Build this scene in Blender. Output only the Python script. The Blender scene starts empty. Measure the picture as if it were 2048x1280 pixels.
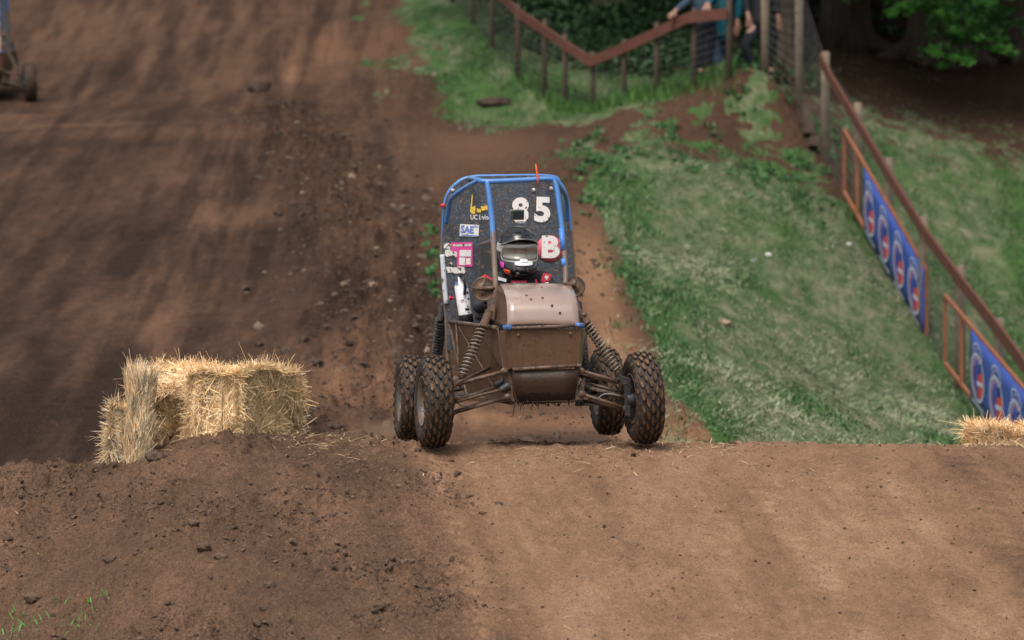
import bpy, math, random
import numpy as np
from mathutils import Vector, Matrix
random.seed(7); rng = np.random.default_rng(11)
SC = bpy.context.scene; COL = SC.collection
R = math.radians
# ---------------------------------------------------------------- camera, sky, sun, exposure
H = 2.4                       # camera height above the low ground
FPX = 8580.0                  # focal length in photograph pixels (2048 wide)
PITCH = math.atan(151/FPX)
cam = bpy.data.cameras.new("camera"); cam_o = bpy.data.objects.new("camera", cam); COL.objects.link(cam_o)
cam.sensor_width = 36; cam.lens = 36*FPX/2048; cam.clip_start = 0.5; cam.clip_end = 2000
cam_o.location = (0, 0, H); cam_o.rotation_euler = (math.pi/2-PITCH, 0, 0)
cam.dof.use_dof = True; cam.dof.focus_distance = 25.7; cam.dof.aperture_fstop = 3.2
SC.camera = cam_o
W = bpy.data.worlds.new("World"); SC.world = W; W.use_nodes = True
nt = W.node_tree; bg = nt.nodes['Background']
sky = nt.nodes.new('ShaderNodeTexSky'); sky.sky_type = 'NISHITA'; sky.sun_disc = False
SUN_EL, SUN_AZ = 58, 200
sky.sun_elevation = R(SUN_EL); sky.sun_rotation = R(SUN_AZ); sky.dust_density = 4; sky.air_density = 1.2
hs = nt.nodes.new('ShaderNodeHueSaturation'); hs.inputs['Saturation'].default_value = 0.22   # high cloud: a pale sky
nt.links.new(sky.outputs[0], hs.inputs['Color']); nt.links.new(hs.outputs[0], bg.inputs['Color'])
bg.inputs['Strength'].default_value = 0.125
sun = bpy.data.lights.new("sun", 'SUN'); sun.energy = 1.8; sun.angle = R(22); sun.color = (1, .90, .78)
sun_o = bpy.data.objects.new("sun", sun); COL.objects.link(sun_o)
az = R(SUN_AZ); el = R(SUN_EL)
sun_o.rotation_euler = Vector((-math.sin(az)*math.cos(el), -math.cos(az)*math.cos(el), -math.sin(el))).to_track_quat('-Z', 'Y').to_euler()
SC.view_settings.view_transform = 'Standard'; SC.view_settings.look = 'None'
SC.view_settings.exposure = 0.52; SC.view_settings.gamma = 1
# ---------------------------------------------------------------- measuring helpers
def ray(px, py):
    u = (px-1024)/FPX; v = (640-py)/FPX
    return Vector((u, math.cos(PITCH)+v*math.sin(PITCH), -math.sin(PITCH)+v*math.cos(PITCH)))
def at(px, py, Y):
    d = ray(px, py); return Vector((0, 0, H)) + d*(Y/d.y)
def tag(o, label=None, cat=None, group=None, kind=None):
    if label: o['label'] = label
    if cat: o['category'] = cat
    if group: o['group'] = group
    if kind: o['kind'] = kind
    return o
def empty(name, loc=(0, 0, 0), rz=0, parent=None):
    o = bpy.data.objects.new(name, None); COL.objects.link(o)
    o.location = loc; o.rotation_euler = (0, 0, rz); o.empty_display_size = .2
    if parent: o.parent = parent
    return o
# ---------------------------------------------------------------- noise
_P = rng.permutation(256); _P = np.concatenate([_P, _P]); _G = rng.normal(size=(256, 2)); _G /= np.linalg.norm(_G, axis=1)[:, None]
def perlin(x, y):
    xi = np.floor(x).astype(int); yi = np.floor(y).astype(int); xf = x-xi; yf = y-yi
    def g(ix, iy, dx, dy):
        h = _P[(_P[ix & 255]+iy) & 255]; v = _G[h]; return v[..., 0]*dx+v[..., 1]*dy
    u = xf*xf*xf*(xf*(xf*6-15)+10); w = yf*yf*yf*(yf*(yf*6-15)+10)
    a = g(xi, yi, xf, yf); b = g(xi+1, yi, xf-1, yf); c = g(xi, yi+1, xf, yf-1); d = g(xi+1, yi+1, xf-1, yf-1)
    return (a+(b-a)*u)*(1-w)+(c+(d-c)*u)*w
def fbm(x, y, n=4, g=.5):
    s = 0; a = 1
    for i in range(n):
        s = s+a*perlin(x*2**i+i*17.3, y*2**i+i*9.1); a *= g
    return s
def ss(a, b, x):
    t = np.clip((x-a)/(b-a), 0, 1); return t*t*(3-2*t)
# ---------------------------------------------------------------- terrain height
# far hillside: measured points (picture x, picture y, distance) turned into world points, joined by a thin-plate spline
FAR = [(-300,960,31),(0,945,31),(300,940,31),(600,930,31),(900,905,31),(1200,905,31),(1500,905,33.5),(1800,905,37.5),(2200,945,36),
 (0,760,36),(300,760,36),(600,750,36.5),(900,760,36),(1150,760,36.5),(1350,740,38),(1600,750,42.5),(1800,780,45.5),
 (0,600,41.5),(300,600,41.5),(600,590,42),(900,580,42.5),(1150,590,42),(1300,590,43.5),(1500,590,46),(1700,620,49),(1700,500,51.5),
 (-200,440,48),(0,440,48),(300,440,48),(600,430,48),(850,420,49),(1100,420,49),(1300,400,50.5),(1500,400,51),(1640,405,53.2),
 (0,310,54),(300,305,54),(500,290,54.5),(560,240,57),(800,300,54.5),(1000,270,57),(1180,300,55),(1350,250,56.5),(1500,225,57),(1600,235,57.5),
 (0,205,62),(300,190,62),(600,170,62),(750,130,64),(850,200,60.5),(1000,238,60),
 (0,60,70),(400,40,70),(700,20,71),(-400,200,62),(-400,600,42),(0,-160,82),(500,-200,82),(900,-160,80),
 (1035,158,61.5),(1088,196,60.3),(1130,208,59.5),(1187,225,59),(1248,207,58.4),(1313,194,58),(1387,174,57.6),(1455,170,57.3),(1530,150,57.3),(980,95,64),(900,20,68),
 (1650,325,56),(1715,445,53.8),(1778,545,51.8),(1855,672,49.6),(1920,780,47.4),(1955,838,45.8),(2048,900,43),(2200,960,40),
 (1900,400,57),(2048,400,58),(2048,600,53.5),(2048,740,50),(2200,830,46),(1850,260,60.5),(2048,290,61),(1750,180,62.5),(2048,190,64),(1700,110,68),(1900,110,67),(2200,150,66),
 (1200,60,65),(1400,30,65.5),(1100,-40,70),(1300,-100,73),(1600,20,69),(2000,20,76),(1600,-150,84),(2300,-100,86),(1200,-300,88),(2600,500,55),(2600,200,64)]
FP = np.array([tuple(at(*p)) for p in FAR])
def _tps_fit(P):
    n = len(P); XY = P[:, :2]
    r = np.linalg.norm(XY[:, None]-XY[None], axis=2)
    K = np.where(r > 0, r*r*np.log(r+1e-9), 0)+np.eye(n)*0.02
    A = np.zeros((n+3, n+3)); A[:n, :n] = K; A[:n, n] = 1; A[:n, n+1:] = XY; A[n, :n] = 1; A[n+1:, :n] = XY.T
    return XY, np.linalg.solve(A, np.concatenate([P[:, 2], [0, 0, 0]]))
TX, TW = _tps_fit(FP)
def far_h(x, y):
    xs = np.clip(x, -13, 17); ys = np.clip(y, 29, 90)
    out = TW[-3]+TW[-2]*xs+TW[-1]*ys
    for (a, b), w in zip(TX, TW[:-3]):
        r2 = (xs-a)**2+(ys-b)**2; out = out+w*.5*r2*np.log(r2+1e-12)
    return out+np.maximum(y-90, 0)*.12
CX = np.array([-12, -3.3, -3.14, -2.55, -2.38, -2.2, -2.05,-1.9, -1.65, -1.3, -1.0, -.5, .0, .6, 1.2, 2.0, 3.1, 12])
CZ = -(np.array([955, 945, 938, 931, 921, 893, 876, 868, 869, 872, 877, 884, 882, 884, 883, 885, 889, 895])-489)/FPX*26.4+H
def near_h(x, y):
    cz = np.interp(x, CX, CZ)
    t = 26.35-y
    slope = .25+.10*ss(-.3, -1.5, x)
    front = slope*(np.sqrt(np.maximum(t, 0)**2+.45**2)-.45)
    front = np.where(t > 0, front, 0)
    zf = cz-front-np.clip(y-26.0, 0, 1.6)*.050+.0175*0
    zf = zf-.38*(np.sqrt(np.maximum(y-27.7, 0)**2+.25)-.5)
    zf = zf+.20*ss(0, 1.6, t)*np.exp(-((x+1.75-.10*t)/.85)**2)*(1-ss(3.5, 6, t))-.10*ss(0, 1.5, t)*ss(-2.2, -3.3, x)
    low = -.25
    k = .15
    return low+k*np.logaddexp(0, (zf-low)/k)
def base_h(x, y):
    n = near_h(x, y); f = far_h(x, y)
    w = ss(28.6, 30.6, y)
    return n*(1-w)+f*w
def mound_w(x, y):                       # the rough bank on the left of the take-off
    e = -.62+(26.4-y)*.17+.10*np.sin(y*2.1)
    return ss(.28, -.28, x-e)*ss(29.5, 27.5, y)
def shoulder(x, y):                      # crumbly bank between the upper track and the line behind the buggy
    c = np.interp(y, [32, 35, 38, 41, 45, 50, 56, 60], [-1.35, -1.30, -1.30, -1.38, -1.60, -2.1, -3.0, -3.4])
    return np.exp(-((x-c-.15)/.62)**2)*ss(31.5, 34, y)*ss(61, 57, y)
def rough(x, y):
    m = mound_w(x, y); near = ss(29.5, 28, y)
    b = fbm(x*2.1, y*2.1, 3)*.055*m
    l = fbm(x*9, y*6+3, 3, .6); lump = np.maximum(l-.10, 0)**.8*.105*m*ss(-.25, .30, fbm(x*1.3+7, y*1.3, 2))
    f = fbm(x*26, y*18, 3, .65)*(.016*m+.0036)+np.maximum(fbm(x*14+3, y*9, 3, .6)-.08, 0)*.05*m*ss(-.3, .3, fbm(x*2.3, y*2+5, 2))
    rut = (fbm((x-(26.4-y)*.16)*5.5, y*.5, 2)*.018+fbm(x*6, y*4, 3, .6)*.012+np.maximum(fbm(x*12+9, y*8, 3, .6)-.12, 0)*.035)*(1-m)
    bump = (near*(b+lump+f+rut))
    farb = (1-near)*(fbm(x*1.1, y*.9, 3)*.05+fbm(x*5, y*4, 3)*.013)
    sh = shoulder(x, y)
    farb = farb+(1-near)*sh*(.07+fbm(x*3.2, y*1.6, 4, .6)*.13+np.maximum(fbm(x*8, y*4, 3, .6), 0)*.14)
    return bump+farb*ss(30, 33, y)
def ground_h(x, y):
    x = np.asarray(x, float); y = np.asarray(y, float)
    return base_h(x, y)+rough(x, y)
def gz(x, y): return float(ground_h(np.array([x]), np.array([y]))[0])
def ground_at(px, py, y0=29.5, y1=110):
    """where the line of sight through a picture point meets the ground"""
    d = ray(px, py); ys = np.arange(y0, y1, .1); xs = d.x/d.y*ys; zs = H+d.z/d.y*ys
    g = base_h(xs, ys); k = np.where(zs <= g)[0]
    i = k[0] if len(k) else len(ys)-1
    return float(xs[i]), float(ys[i])
# ---------------------------------------------------------------- mesh helpers
def np_mesh(name, V, F, mat, attrs=None, smooth=False, parent=None, mats=None):
    V = np.asarray(V, np.float32); F = np.asarray(F, np.int32); n = F.shape[1]
    me = bpy.data.meshes.new(name)
    me.vertices.add(len(V)); me.vertices.foreach_set('co', V.ravel())
    me.loops.add(F.size); me.loops.foreach_set('vertex_index', F.ravel())
    me.polygons.add(len(F)); me.polygons.foreach_set('loop_start', np.arange(0, F.size, n, dtype=np.int32))
    me.polygons.foreach_set('use_smooth', np.full(len(F), smooth))
    me.update(calc_edges=True)
    for k, a in (attrs or {}).items():
        a = np.asarray(a, np.float32)
        if a.ndim == 1:
            at_ = me.attributes.new(k, 'FLOAT', 'POINT'); at_.data.foreach_set('value', a)
        else:
            at_ = me.attributes.new(k, 'FLOAT_COLOR', 'POINT')
            at_.data.foreach_set('color', np.concatenate([a, np.ones((len(a), 1), np.float32)], 1).ravel())
    me.materials.append(mat)
    o = bpy.data.objects.new(name, me); COL.objects.link(o)
    if parent: o.parent = parent
    return o
class MB:
    def __init__(s): s.v = []; s.f = []; s.m = []; s.sm = []
    def add(s, vs, fs, mi=0, smooth=False):
        b = len(s.v); s.v += [tuple(v) for v in vs]; s.f += [tuple(i+b for i in f) for f in fs]
        s.m += [mi]*len(fs); s.sm += [smooth]*len(fs); return s
    def box(s, c, size, M=None, mi=0):
        x, y, z = [a/2 for a in size]; c = Vector(c); M = M or Matrix.Identity(3)
        vs = [c+M @ Vector((i*x, j*y, k*z)) for k in (-1, 1) for j in (-1, 1) for i in (-1, 1)]
        return s.add(vs, [(0, 2, 3, 1), (4, 5, 7, 6), (0, 1, 5, 4), (2, 6, 7, 3), (0, 4, 6, 2), (1, 3, 7, 5)], mi)
    def hexa(s, a, b, mi=0):             # box between two quads a (4 pts) and b (4 pts)
        return s.add(list(a)+list(b), [(0, 3, 2, 1), (4, 5, 6, 7), (0, 1, 5, 4), (1, 2, 6, 5), (2, 3, 7, 6), (3, 0, 4, 7)], mi)
    def plate(s, pts, off, mi=0):        # polygon with thickness along off
        n = len(pts); off = Vector(off); a = [Vector(p) for p in pts]; b = [p+off for p in a]
        return s.add(a+b, [tuple(range(n))[::-1], tuple(range(n, 2*n))]+[(i, (i+1) % n, n+(i+1) % n, n+i) for i in range(n)], mi)
    def tube(s, pts, r, seg=10, mi=0, caps=True):
        pts = [Vector(p) for p in pts]; n = len(pts); rr = r if isinstance(r, (list, tuple)) else [r]*n
        vs = []; ref = None
        for i, p in enumerate(pts):
            d = (pts[min(i+1, n-1)]-pts[max(i-1, 0)]).normalized()
            if ref is None: ref = d.orthogonal().normalized()
            ref = (ref-d*ref.dot(d)).normalized(); b = d.cross(ref)
            vs += [p+(ref*math.cos(2*math.pi*k/seg)+b*math.sin(2*math.pi*k/seg))*rr[i] for k in range(seg)]
        fs = [(i*seg+k, i*seg+(k+1) % seg, (i+1)*seg+(k+1) % seg, (i+1)*seg+k) for i in range(n-1) for k in range(seg)]
        s.add(vs, fs, mi, True)
        if caps: s.f += [tuple(len(s.v)-len(vs)+k for k in range(seg))[::-1], tuple(len(s.v)-seg+k for k in range(seg))]; s.m += [mi]*2; s.sm += [False]*2
        return s
    def lathe(s, prof, c, axis, seg=32, mi=0, smooth=True, close=False):   # prof: (distance along axis, radius)
        c = Vector(c); ax = Vector(axis).normalized(); u = ax.orthogonal().normalized(); w = ax.cross(u); n = len(prof)
        vs = [c+ax*a+(u*math.cos(2*math.pi*k/seg)+w*math.sin(2*math.pi*k/seg))*max(rad, 1e-4) for a, rad in prof for k in range(seg)]
        m = n if close else n-1
        fs = [(i*seg+k, i*seg+(k+1) % seg, ((i+1) % n)*seg+(k+1) % seg, ((i+1) % n)*seg+k) for i in range(m) for k in range(seg)]
        return s.add(vs, fs, mi, smooth)
    def grid(s, rows, mi=0, smooth=True):
        n = len(rows[0]); vs = [p for r_ in rows for p in r_]
        return s.add(vs, [(i*n+j, i*n+j+1, (i+1)*n+j+1, (i+1)*n+j) for i in range(len(rows)-1) for j in range(n-1)], mi, smooth)
    def build(s, name, mat, parent=None, bevel=0, solid=0, sub=0):
        me = bpy.data.meshes.new(name); me.from_pydata([tuple(v) for v in s.v], [], s.f)
        for i, p in enumerate(me.polygons): p.material_index = s.m[i]; p.use_smooth = s.sm[i]
        for m in (mat if isinstance(mat, (list, tuple)) else [mat]): me.materials.append(m)
        me.update()
        o = bpy.data.objects.new(name, me); COL.objects.link(o)
        if parent: o.parent = parent
        if solid: k = o.modifiers.new('solid', 'SOLIDIFY'); k.thickness = solid
        if bevel: k = o.modifiers.new('bevel', 'BEVEL'); k.width = bevel; k.segments = 2; k.limit_method = 'ANGLE'
        if sub: k = o.modifiers.new('sub', 'SUBSURF'); k.levels = sub; k.render_levels = sub
        return o
def catmull(P, n=6):
    P = [Vector(p) for p in P]; out = []
    for i in range(len(P)-1):
        a, b, c, d = P[max(i-1, 0)], P[i], P[i+1], P[min(i+2, len(P)-1)]
        for k in range(n):
            t = k/n; out.append(.5*((2*b)+(c-a)*t+(2*a-5*b+4*c-d)*t*t+(3*b-a-3*c+d)*t**3))
    return out+[P[-1]]
def text_part(txt, name, mat, parent, O, ux, uy, w, h, nrm, bold=0, lift=.002):
    """lettering cut from thin sheet, fitted to a w x h rectangle with lower left corner O"""
    cu = bpy.data.curves.new(name, 'FONT'); cu.body = txt; cu.offset = bold; cu.resolution_u = 4
    t = bpy.data.objects.new(name, cu); COL.objects.link(t)
    me = bpy.data.meshes.new_from_object(t); bpy.data.objects.remove(t)
    co = np.array([v.co[:] for v in me.vertices]); lo = co.min(0); hi = co.max(0)
    O = Vector(O); ux = Vector(ux); uy = Vector(uy); nrm = Vector(nrm)
    for v in me.vertices:
        a = (v.co.x-lo[0])/(hi[0]-lo[0])*w; b = (v.co.y-lo[1])/(hi[1]-lo[1])*h
        v.co = O+ux*a+uy*b+nrm*lift
    me.materials.clear(); me.materials.append(mat); me.name = name
    o = bpy.data.objects.new(name, me); COL.objects.link(o); o.parent = parent
    return o
# ---------------------------------------------------------------- materials
def mat(name, col=(.5, .5, .5), rough=.7, metal=0, spec=.5, coat=0, coat_r=.2):
    m = bpy.data.materials.new(name); m.use_nodes = True; b = m.node_tree.nodes['Principled BSDF']
    b.inputs['Base Color'].default_value = (*col, 1); b.inputs['Roughness'].default_value = rough
    b.inputs['Metallic'].default_value = metal; b.inputs['Specular IOR Level'].default_value = spec
    b.inputs['Coat Weight'].default_value = coat; b.inputs['Coat Roughness'].default_value = coat_r
    return m
class N:
    """tiny node-writing helper"""
    def __init__(s, m): s.t = m.node_tree; s.b = s.t.nodes['Principled BSDF']
    def n(s, typ, **kw):
        x = s.t.nodes.new(typ)
        for k, v in kw.items(): setattr(x, k, v)
        return x
    def l(s, a, b): s.t.links.new(a, b)
    def coord(s, kind='Object', scale=(1, 1, 1), rot=(0, 0, 0)):
        c = s.n('ShaderNodeTexCoord'); mp = s.n('ShaderNodeMapping'); s.l(c.outputs[kind], mp.inputs[0])
        mp.inputs['Scale'].default_value = scale; mp.inputs['Rotation'].default_value = rot; return mp.outputs[0]
    def noise(s, co, scale=5, detail=4, rough=.5, dist=0):
        x = s.n('ShaderNodeTexNoise'); s.l(co, x.inputs['Vector']); x.inputs['Scale'].default_value = scale
        x.inputs['Detail'].default_value = detail; x.inputs['Roughness'].default_value = rough; x.inputs['Distortion'].default_value = dist
        return x.outputs['Fac']
    def ramp(s, fac, stops):
        x = s.n('ShaderNodeValToRGB'); e = x.color_ramp.elements
        while len(e) < len(stops): e.new(.5)
        for el_, (p, c) in zip(e, stops):
            el_.position = p; el_.color = (*c, 1) if isinstance(c, tuple) else (c, c, c, 1)
        s.l(fac, x.inputs[0]); return x.outputs[0]
    def mix(s, f, a, b, blend='MIX'):
        x = s.n('ShaderNodeMix', data_type='RGBA', blend_type=blend)
        for sock, v in ((0, f), (6, a), (7, b)):
            if hasattr(v, 'links') or hasattr(v, 'is_linked'): s.l(v, x.inputs[sock])
            else: x.inputs[sock].default_value = (*v, 1) if isinstance(v, tuple) else v
        return x.outputs[2]
    def math(s, op, a, b=0, clamp=False):
        x = s.n('ShaderNodeMath', operation=op, use_clamp=clamp)
        for i, v in enumerate((a, b)):
            if hasattr(v, 'is_linked'): s.l(v, x.inputs[i])
            else: x.inputs[i].default_value = v
        return x.outputs[0]
    def attr(s, name, out='Fac'):
        x = s.n('ShaderNodeAttribute'); x.attribute_name = name; return x.outputs[out]
    def bump(s, h, dist=.01, strength=1):
        x = s.n('ShaderNodeBump'); x.inputs['Distance'].default_value = dist; x.inputs['Strength'].default_value = strength
        s.l(h, x.inputs['Height']); s.l(x.outputs[0], s.b.inputs['Normal'])
    def base(s, c): s.l(c, s.b.inputs['Base Color'])
    def rgh(s, c): s.l(c, s.b.inputs['Roughness'])
M = {}
def mud_mat(name, under, under_rough=.4, zlo=None, zhi=None, amount=.5, mud=(.14, .088, .060), scale=14, under_metal=0, coat=0, mrough=.42, bmp=.0025, streak=False):
    """paint with wet clay over it; clay takes over below height zlo..zhi"""
    m = mat(name, under, under_rough, under_metal, coat=coat, coat_r=.25); k = N(m); co = k.coord()
    nz = k.noise(co, scale, 5, .65)
    if zlo is not None:
        sep = k.n('ShaderNodeSeparateXYZ'); k.l(co, sep.inputs[0])
        mr = k.n('ShaderNodeMapRange'); k.l(sep.outputs['Z'], mr.inputs[0])
        for i, v in enumerate((zlo, zhi, 1, 0)): mr.inputs[i+1].default_value = v
        nz = k.math('ADD', k.math('MULTIPLY', nz, .7), k.math('MULTIPLY', mr.outputs[0], .75))
        f = k.ramp(nz, [(amount, 0.), (amount+.05, 1.)])
    else: f = k.ramp(nz, [(amount, 0.), (amount+.04, 1.)])
    mv = k.ramp(k.noise(co, 5, 4, .6), [(.3, tuple(c*.88 for c in mud)), (.7, tuple(c*1.12 for c in mud))])
    if streak:                              # run-off streaks and dried splashes of paler clay
        st = k.ramp(k.noise(k.coord('Object', (26, 26, 3)), 1, 5, .7), [(.42, 0.), (.62, 1.)]); mv = k.mix(k.math('MULTIPLY', st, .32), mv, tuple(c*1.55 for c in mud))
        sp = k.ramp(k.noise(co, 48, 4, .65), [(.60, 0.), (.64, .8)]); mv = k.mix(sp, mv, tuple(c*.42 for c in mud))
    k.base(k.mix(f, under, mv)); k.rgh(k.ramp(f, [(0, under_rough), (1, mrough)]))
    k.bump(k.math('ADD', f, k.noise(co, 60, 4, .7)), bmp)
    return m
def wood_mat(name, a, b, rough_=.8):
    m = mat(name, a, rough_, spec=.2); k = N(m); co = k.coord('Object', (1, 1, 1)); nz = k.noise(co, 7, 5, .6, .4)
    k.base(k.ramp(nz, [(.3, a), (.7, b)])); k.bump(k.noise(co, 40, 3), .004); return m
def attr_mat(name, rough_=.8, transl=0, spec=.3):
    m = mat(name, (.5, .5, .5), rough_, spec=spec); k = N(m); k.base(k.attr('col', 'Color'))
    return m
# ================================================================ GROUND
def seg_poly_dist(P, x, y):
    """signed distance to a polygon, positive inside"""
    P = np.asarray(P); d = np.full(x.shape, 1e9); ins = np.zeros(x.shape, bool)
    for i in range(len(P)):
        a = P[i]; b = P[(i+1) % len(P)]; ab = b-a
        t = np.clip(((x-a[0])*ab[0]+(y-a[1])*ab[1])/(ab@ab+1e-9), 0, 1)
        d = np.minimum(d, np.hypot(x-a[0]-t*ab[0], y-a[1]-t*ab[1]))
        c = ((a[1] > y) != (b[1] > y)) & (x < (b[0]-a[0])*(y-a[1])/(b[1]-a[1]+1e-12)+a[0]); ins ^= c
    return np.where(ins, d, -d)
GP1 = [ground_at(*p) for p in [(1400,890),(1380,820),(1330,740),(1290,650),(1235,545),(1200,460),(1165,380),(1130,300),(1180,258),(1330,225),(1460,200),(1600,180)]]
GP1 += [(6, 63), (30, 66), (60, 60), (60, 30), (3, 27.5), (1.5, 29.5)]
GP2 = [ground_at(*p) for p in [(900,257),(830,225),(790,150),(745,40)]]+[(-3, 90), (12, 90), (7, 64)]+[ground_at(*p) for p in [(1640,180),(1450,190),(1300,222),(1150,252)]]
def grass_mask(x, y):
    d1 = seg_poly_dist(GP1, x, y); d2 = seg_poly_dist(GP2, x, y)
    n = fbm(x*1.8, y*.35, 4, .6)
    g = np.maximum(ss(-.30, .35, d1+n*.45), ss(-.2, .5, d2+n*1.1))
    patch = ss(52, 56.5, y)*ss(1.3, -.2, d2)                   # thinner growth on the top of the bank and under the trees
    n2 = fbm(x*2.0+3, y*1.5, 5, .7)
    right = ss(.3, .9, x-np.interp(y, [44, 49.8, 56], [5.4, 4.85, 4.15]))
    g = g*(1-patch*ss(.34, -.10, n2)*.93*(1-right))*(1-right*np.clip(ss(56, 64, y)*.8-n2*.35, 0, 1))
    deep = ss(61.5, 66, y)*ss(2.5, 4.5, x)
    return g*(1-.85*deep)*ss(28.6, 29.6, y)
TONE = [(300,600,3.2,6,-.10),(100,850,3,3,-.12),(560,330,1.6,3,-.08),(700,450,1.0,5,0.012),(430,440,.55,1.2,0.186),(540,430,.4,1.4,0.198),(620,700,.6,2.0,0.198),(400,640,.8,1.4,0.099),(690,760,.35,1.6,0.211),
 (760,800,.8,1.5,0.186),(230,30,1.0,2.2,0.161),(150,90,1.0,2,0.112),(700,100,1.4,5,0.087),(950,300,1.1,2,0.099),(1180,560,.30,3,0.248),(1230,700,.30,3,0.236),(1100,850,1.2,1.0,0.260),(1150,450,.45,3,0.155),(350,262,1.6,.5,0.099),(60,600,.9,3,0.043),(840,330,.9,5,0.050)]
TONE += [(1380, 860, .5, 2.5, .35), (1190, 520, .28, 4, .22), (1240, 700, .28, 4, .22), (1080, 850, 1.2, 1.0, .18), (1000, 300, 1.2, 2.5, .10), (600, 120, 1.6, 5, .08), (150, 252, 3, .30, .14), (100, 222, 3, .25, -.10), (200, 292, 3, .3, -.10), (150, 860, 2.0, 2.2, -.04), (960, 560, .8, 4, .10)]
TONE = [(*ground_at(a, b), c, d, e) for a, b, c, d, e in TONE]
TRK = [(-.52, 26.4, -.10, 21.8, .085, .20), (-.42, 26.2, .12, 21.8, .05, -.10), (1.42, 25.2, 2.0, 21.8, .09, .16), (.45, 26.3, .75, 21.8, .07, -.08), (2.7, 26.0, 2.95, 22, .15, -.16)]
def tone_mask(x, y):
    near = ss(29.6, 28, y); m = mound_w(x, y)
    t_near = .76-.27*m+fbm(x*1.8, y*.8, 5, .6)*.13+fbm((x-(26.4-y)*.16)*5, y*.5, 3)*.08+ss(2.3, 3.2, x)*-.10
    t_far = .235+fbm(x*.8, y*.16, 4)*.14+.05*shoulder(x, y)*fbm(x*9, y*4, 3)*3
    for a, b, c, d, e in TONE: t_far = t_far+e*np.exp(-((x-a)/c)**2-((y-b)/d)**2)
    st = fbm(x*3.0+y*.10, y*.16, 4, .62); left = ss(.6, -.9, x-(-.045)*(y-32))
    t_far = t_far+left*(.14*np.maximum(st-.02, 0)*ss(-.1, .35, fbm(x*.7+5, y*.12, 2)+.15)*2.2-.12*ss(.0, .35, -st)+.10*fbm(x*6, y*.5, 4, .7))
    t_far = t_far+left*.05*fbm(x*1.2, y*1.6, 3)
    t_far = t_far*(1-.55*ss(59, 64, y)*ss(2.0, 4.0, x))  # shade under the trees, painted into the soil tone
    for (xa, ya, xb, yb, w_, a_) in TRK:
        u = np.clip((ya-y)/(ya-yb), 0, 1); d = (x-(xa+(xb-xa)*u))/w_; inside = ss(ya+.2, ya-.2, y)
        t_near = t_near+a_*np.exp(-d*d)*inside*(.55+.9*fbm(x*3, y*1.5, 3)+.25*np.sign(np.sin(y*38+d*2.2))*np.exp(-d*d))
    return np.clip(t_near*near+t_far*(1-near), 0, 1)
def axis_pts(parts):
    out = []
    for a, b, s in parts: out += list(np.arange(a, b, s))
    return np.array(out+[parts[-1][1]])
gx = np.concatenate([-np.geomspace(90, 8.2, 14), axis_pts([(-8, -3.75, .07), (-3.75, 3.85, .0165), (3.85, 9.5, .07)]), np.geomspace(9.8, 100, 16)])
gy = axis_pts([(-30, 16, 4), (16, 21.4, .25), (21.4, 28.2, .0165), (28.2, 60, .065), (60, 74, .12), (74, 96, .5), (96, 300, 12)])
GX, GY = np.meshgrid(gx, gy); GZ = ground_h(GX, GY)
nx, ny = len(gx), len(gy)
idx = np.arange(nx*ny).reshape(ny, nx)
F = np.stack([idx[:-1, :-1], idx[:-1, 1:], idx[1:, 1:], idx[1:, :-1]], -1).reshape(-1, 4)
m = mat('earth', (.1, .07, .05), .95, spec=.08); k = N(m); co = k.coord('Object')
tn = k.attr('tone'); gr = k.attr('grass'); md = k.attr('mound')
f1 = k.noise(k.coord('Object', (1, .6, 1)), 11, 8, .70); f2 = k.noise(k.coord('Object', (1, .6, 1)), 62, 4, .75); f3 = k.noise(co, 2.2, 3, .5)
t2 = k.math('ADD', tn, k.math('MULTIPLY', k.math('SUBTRACT', f1, .5), .42)); t2 = k.math('ADD', t2, k.math('MULTIPLY', k.math('SUBTRACT', f2, .5), .62), True)
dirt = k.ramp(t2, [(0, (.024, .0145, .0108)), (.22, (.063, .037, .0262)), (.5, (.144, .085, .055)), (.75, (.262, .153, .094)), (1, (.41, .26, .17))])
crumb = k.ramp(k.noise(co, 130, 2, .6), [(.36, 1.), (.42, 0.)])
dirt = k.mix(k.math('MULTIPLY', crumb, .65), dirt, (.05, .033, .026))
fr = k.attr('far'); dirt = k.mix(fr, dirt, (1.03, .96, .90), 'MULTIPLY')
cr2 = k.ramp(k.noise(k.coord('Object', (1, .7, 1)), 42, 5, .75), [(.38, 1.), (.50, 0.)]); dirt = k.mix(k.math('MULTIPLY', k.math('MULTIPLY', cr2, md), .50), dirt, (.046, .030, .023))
peb = k.ramp(k.noise(co, 95, 1, .5), [(.68, 0.), (.72, 1.)]); dirt = k.mix(k.math('MULTIPLY', peb, .5), dirt, (.36, .27, .20))
gcol = k.ramp(k.noise(k.coord('Object', (1, .3, 1)), 5.5, 7, .72), [(.28, (.030, .062, .023)), (.43, (.066, .110, .045)), (.54, (.130, .152, .082)), (.70, (.25, .240, .155))])
gf = k.ramp(k.math('ADD', gr, k.math('MULTIPLY', k.math('SUBTRACT', k.noise(k.coord('Object', (1, .35, 1)), 8, 6, .75), .5), 1.1)), [(.42, 0.), (.62, 1.)])
lu = k.attr('lush'); gcol = k.mix(k.math('MULTIPLY', lu, .8), gcol, k.ramp(k.noise(k.coord('Object', (1, .3, 1)), 7, 6, .7), [(.35, (.022, .060, .018)), (.60, (.050, .125, .030))]))
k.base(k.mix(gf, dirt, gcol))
k.bump(k.math('ADD', k.math('ADD', k.math('MULTIPLY', f2, .45), k.noise(co, 22, 6, .7)), k.math('MULTIPLY', k.noise(co, 160, 3, .6), .14)), .040, .85)
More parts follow.
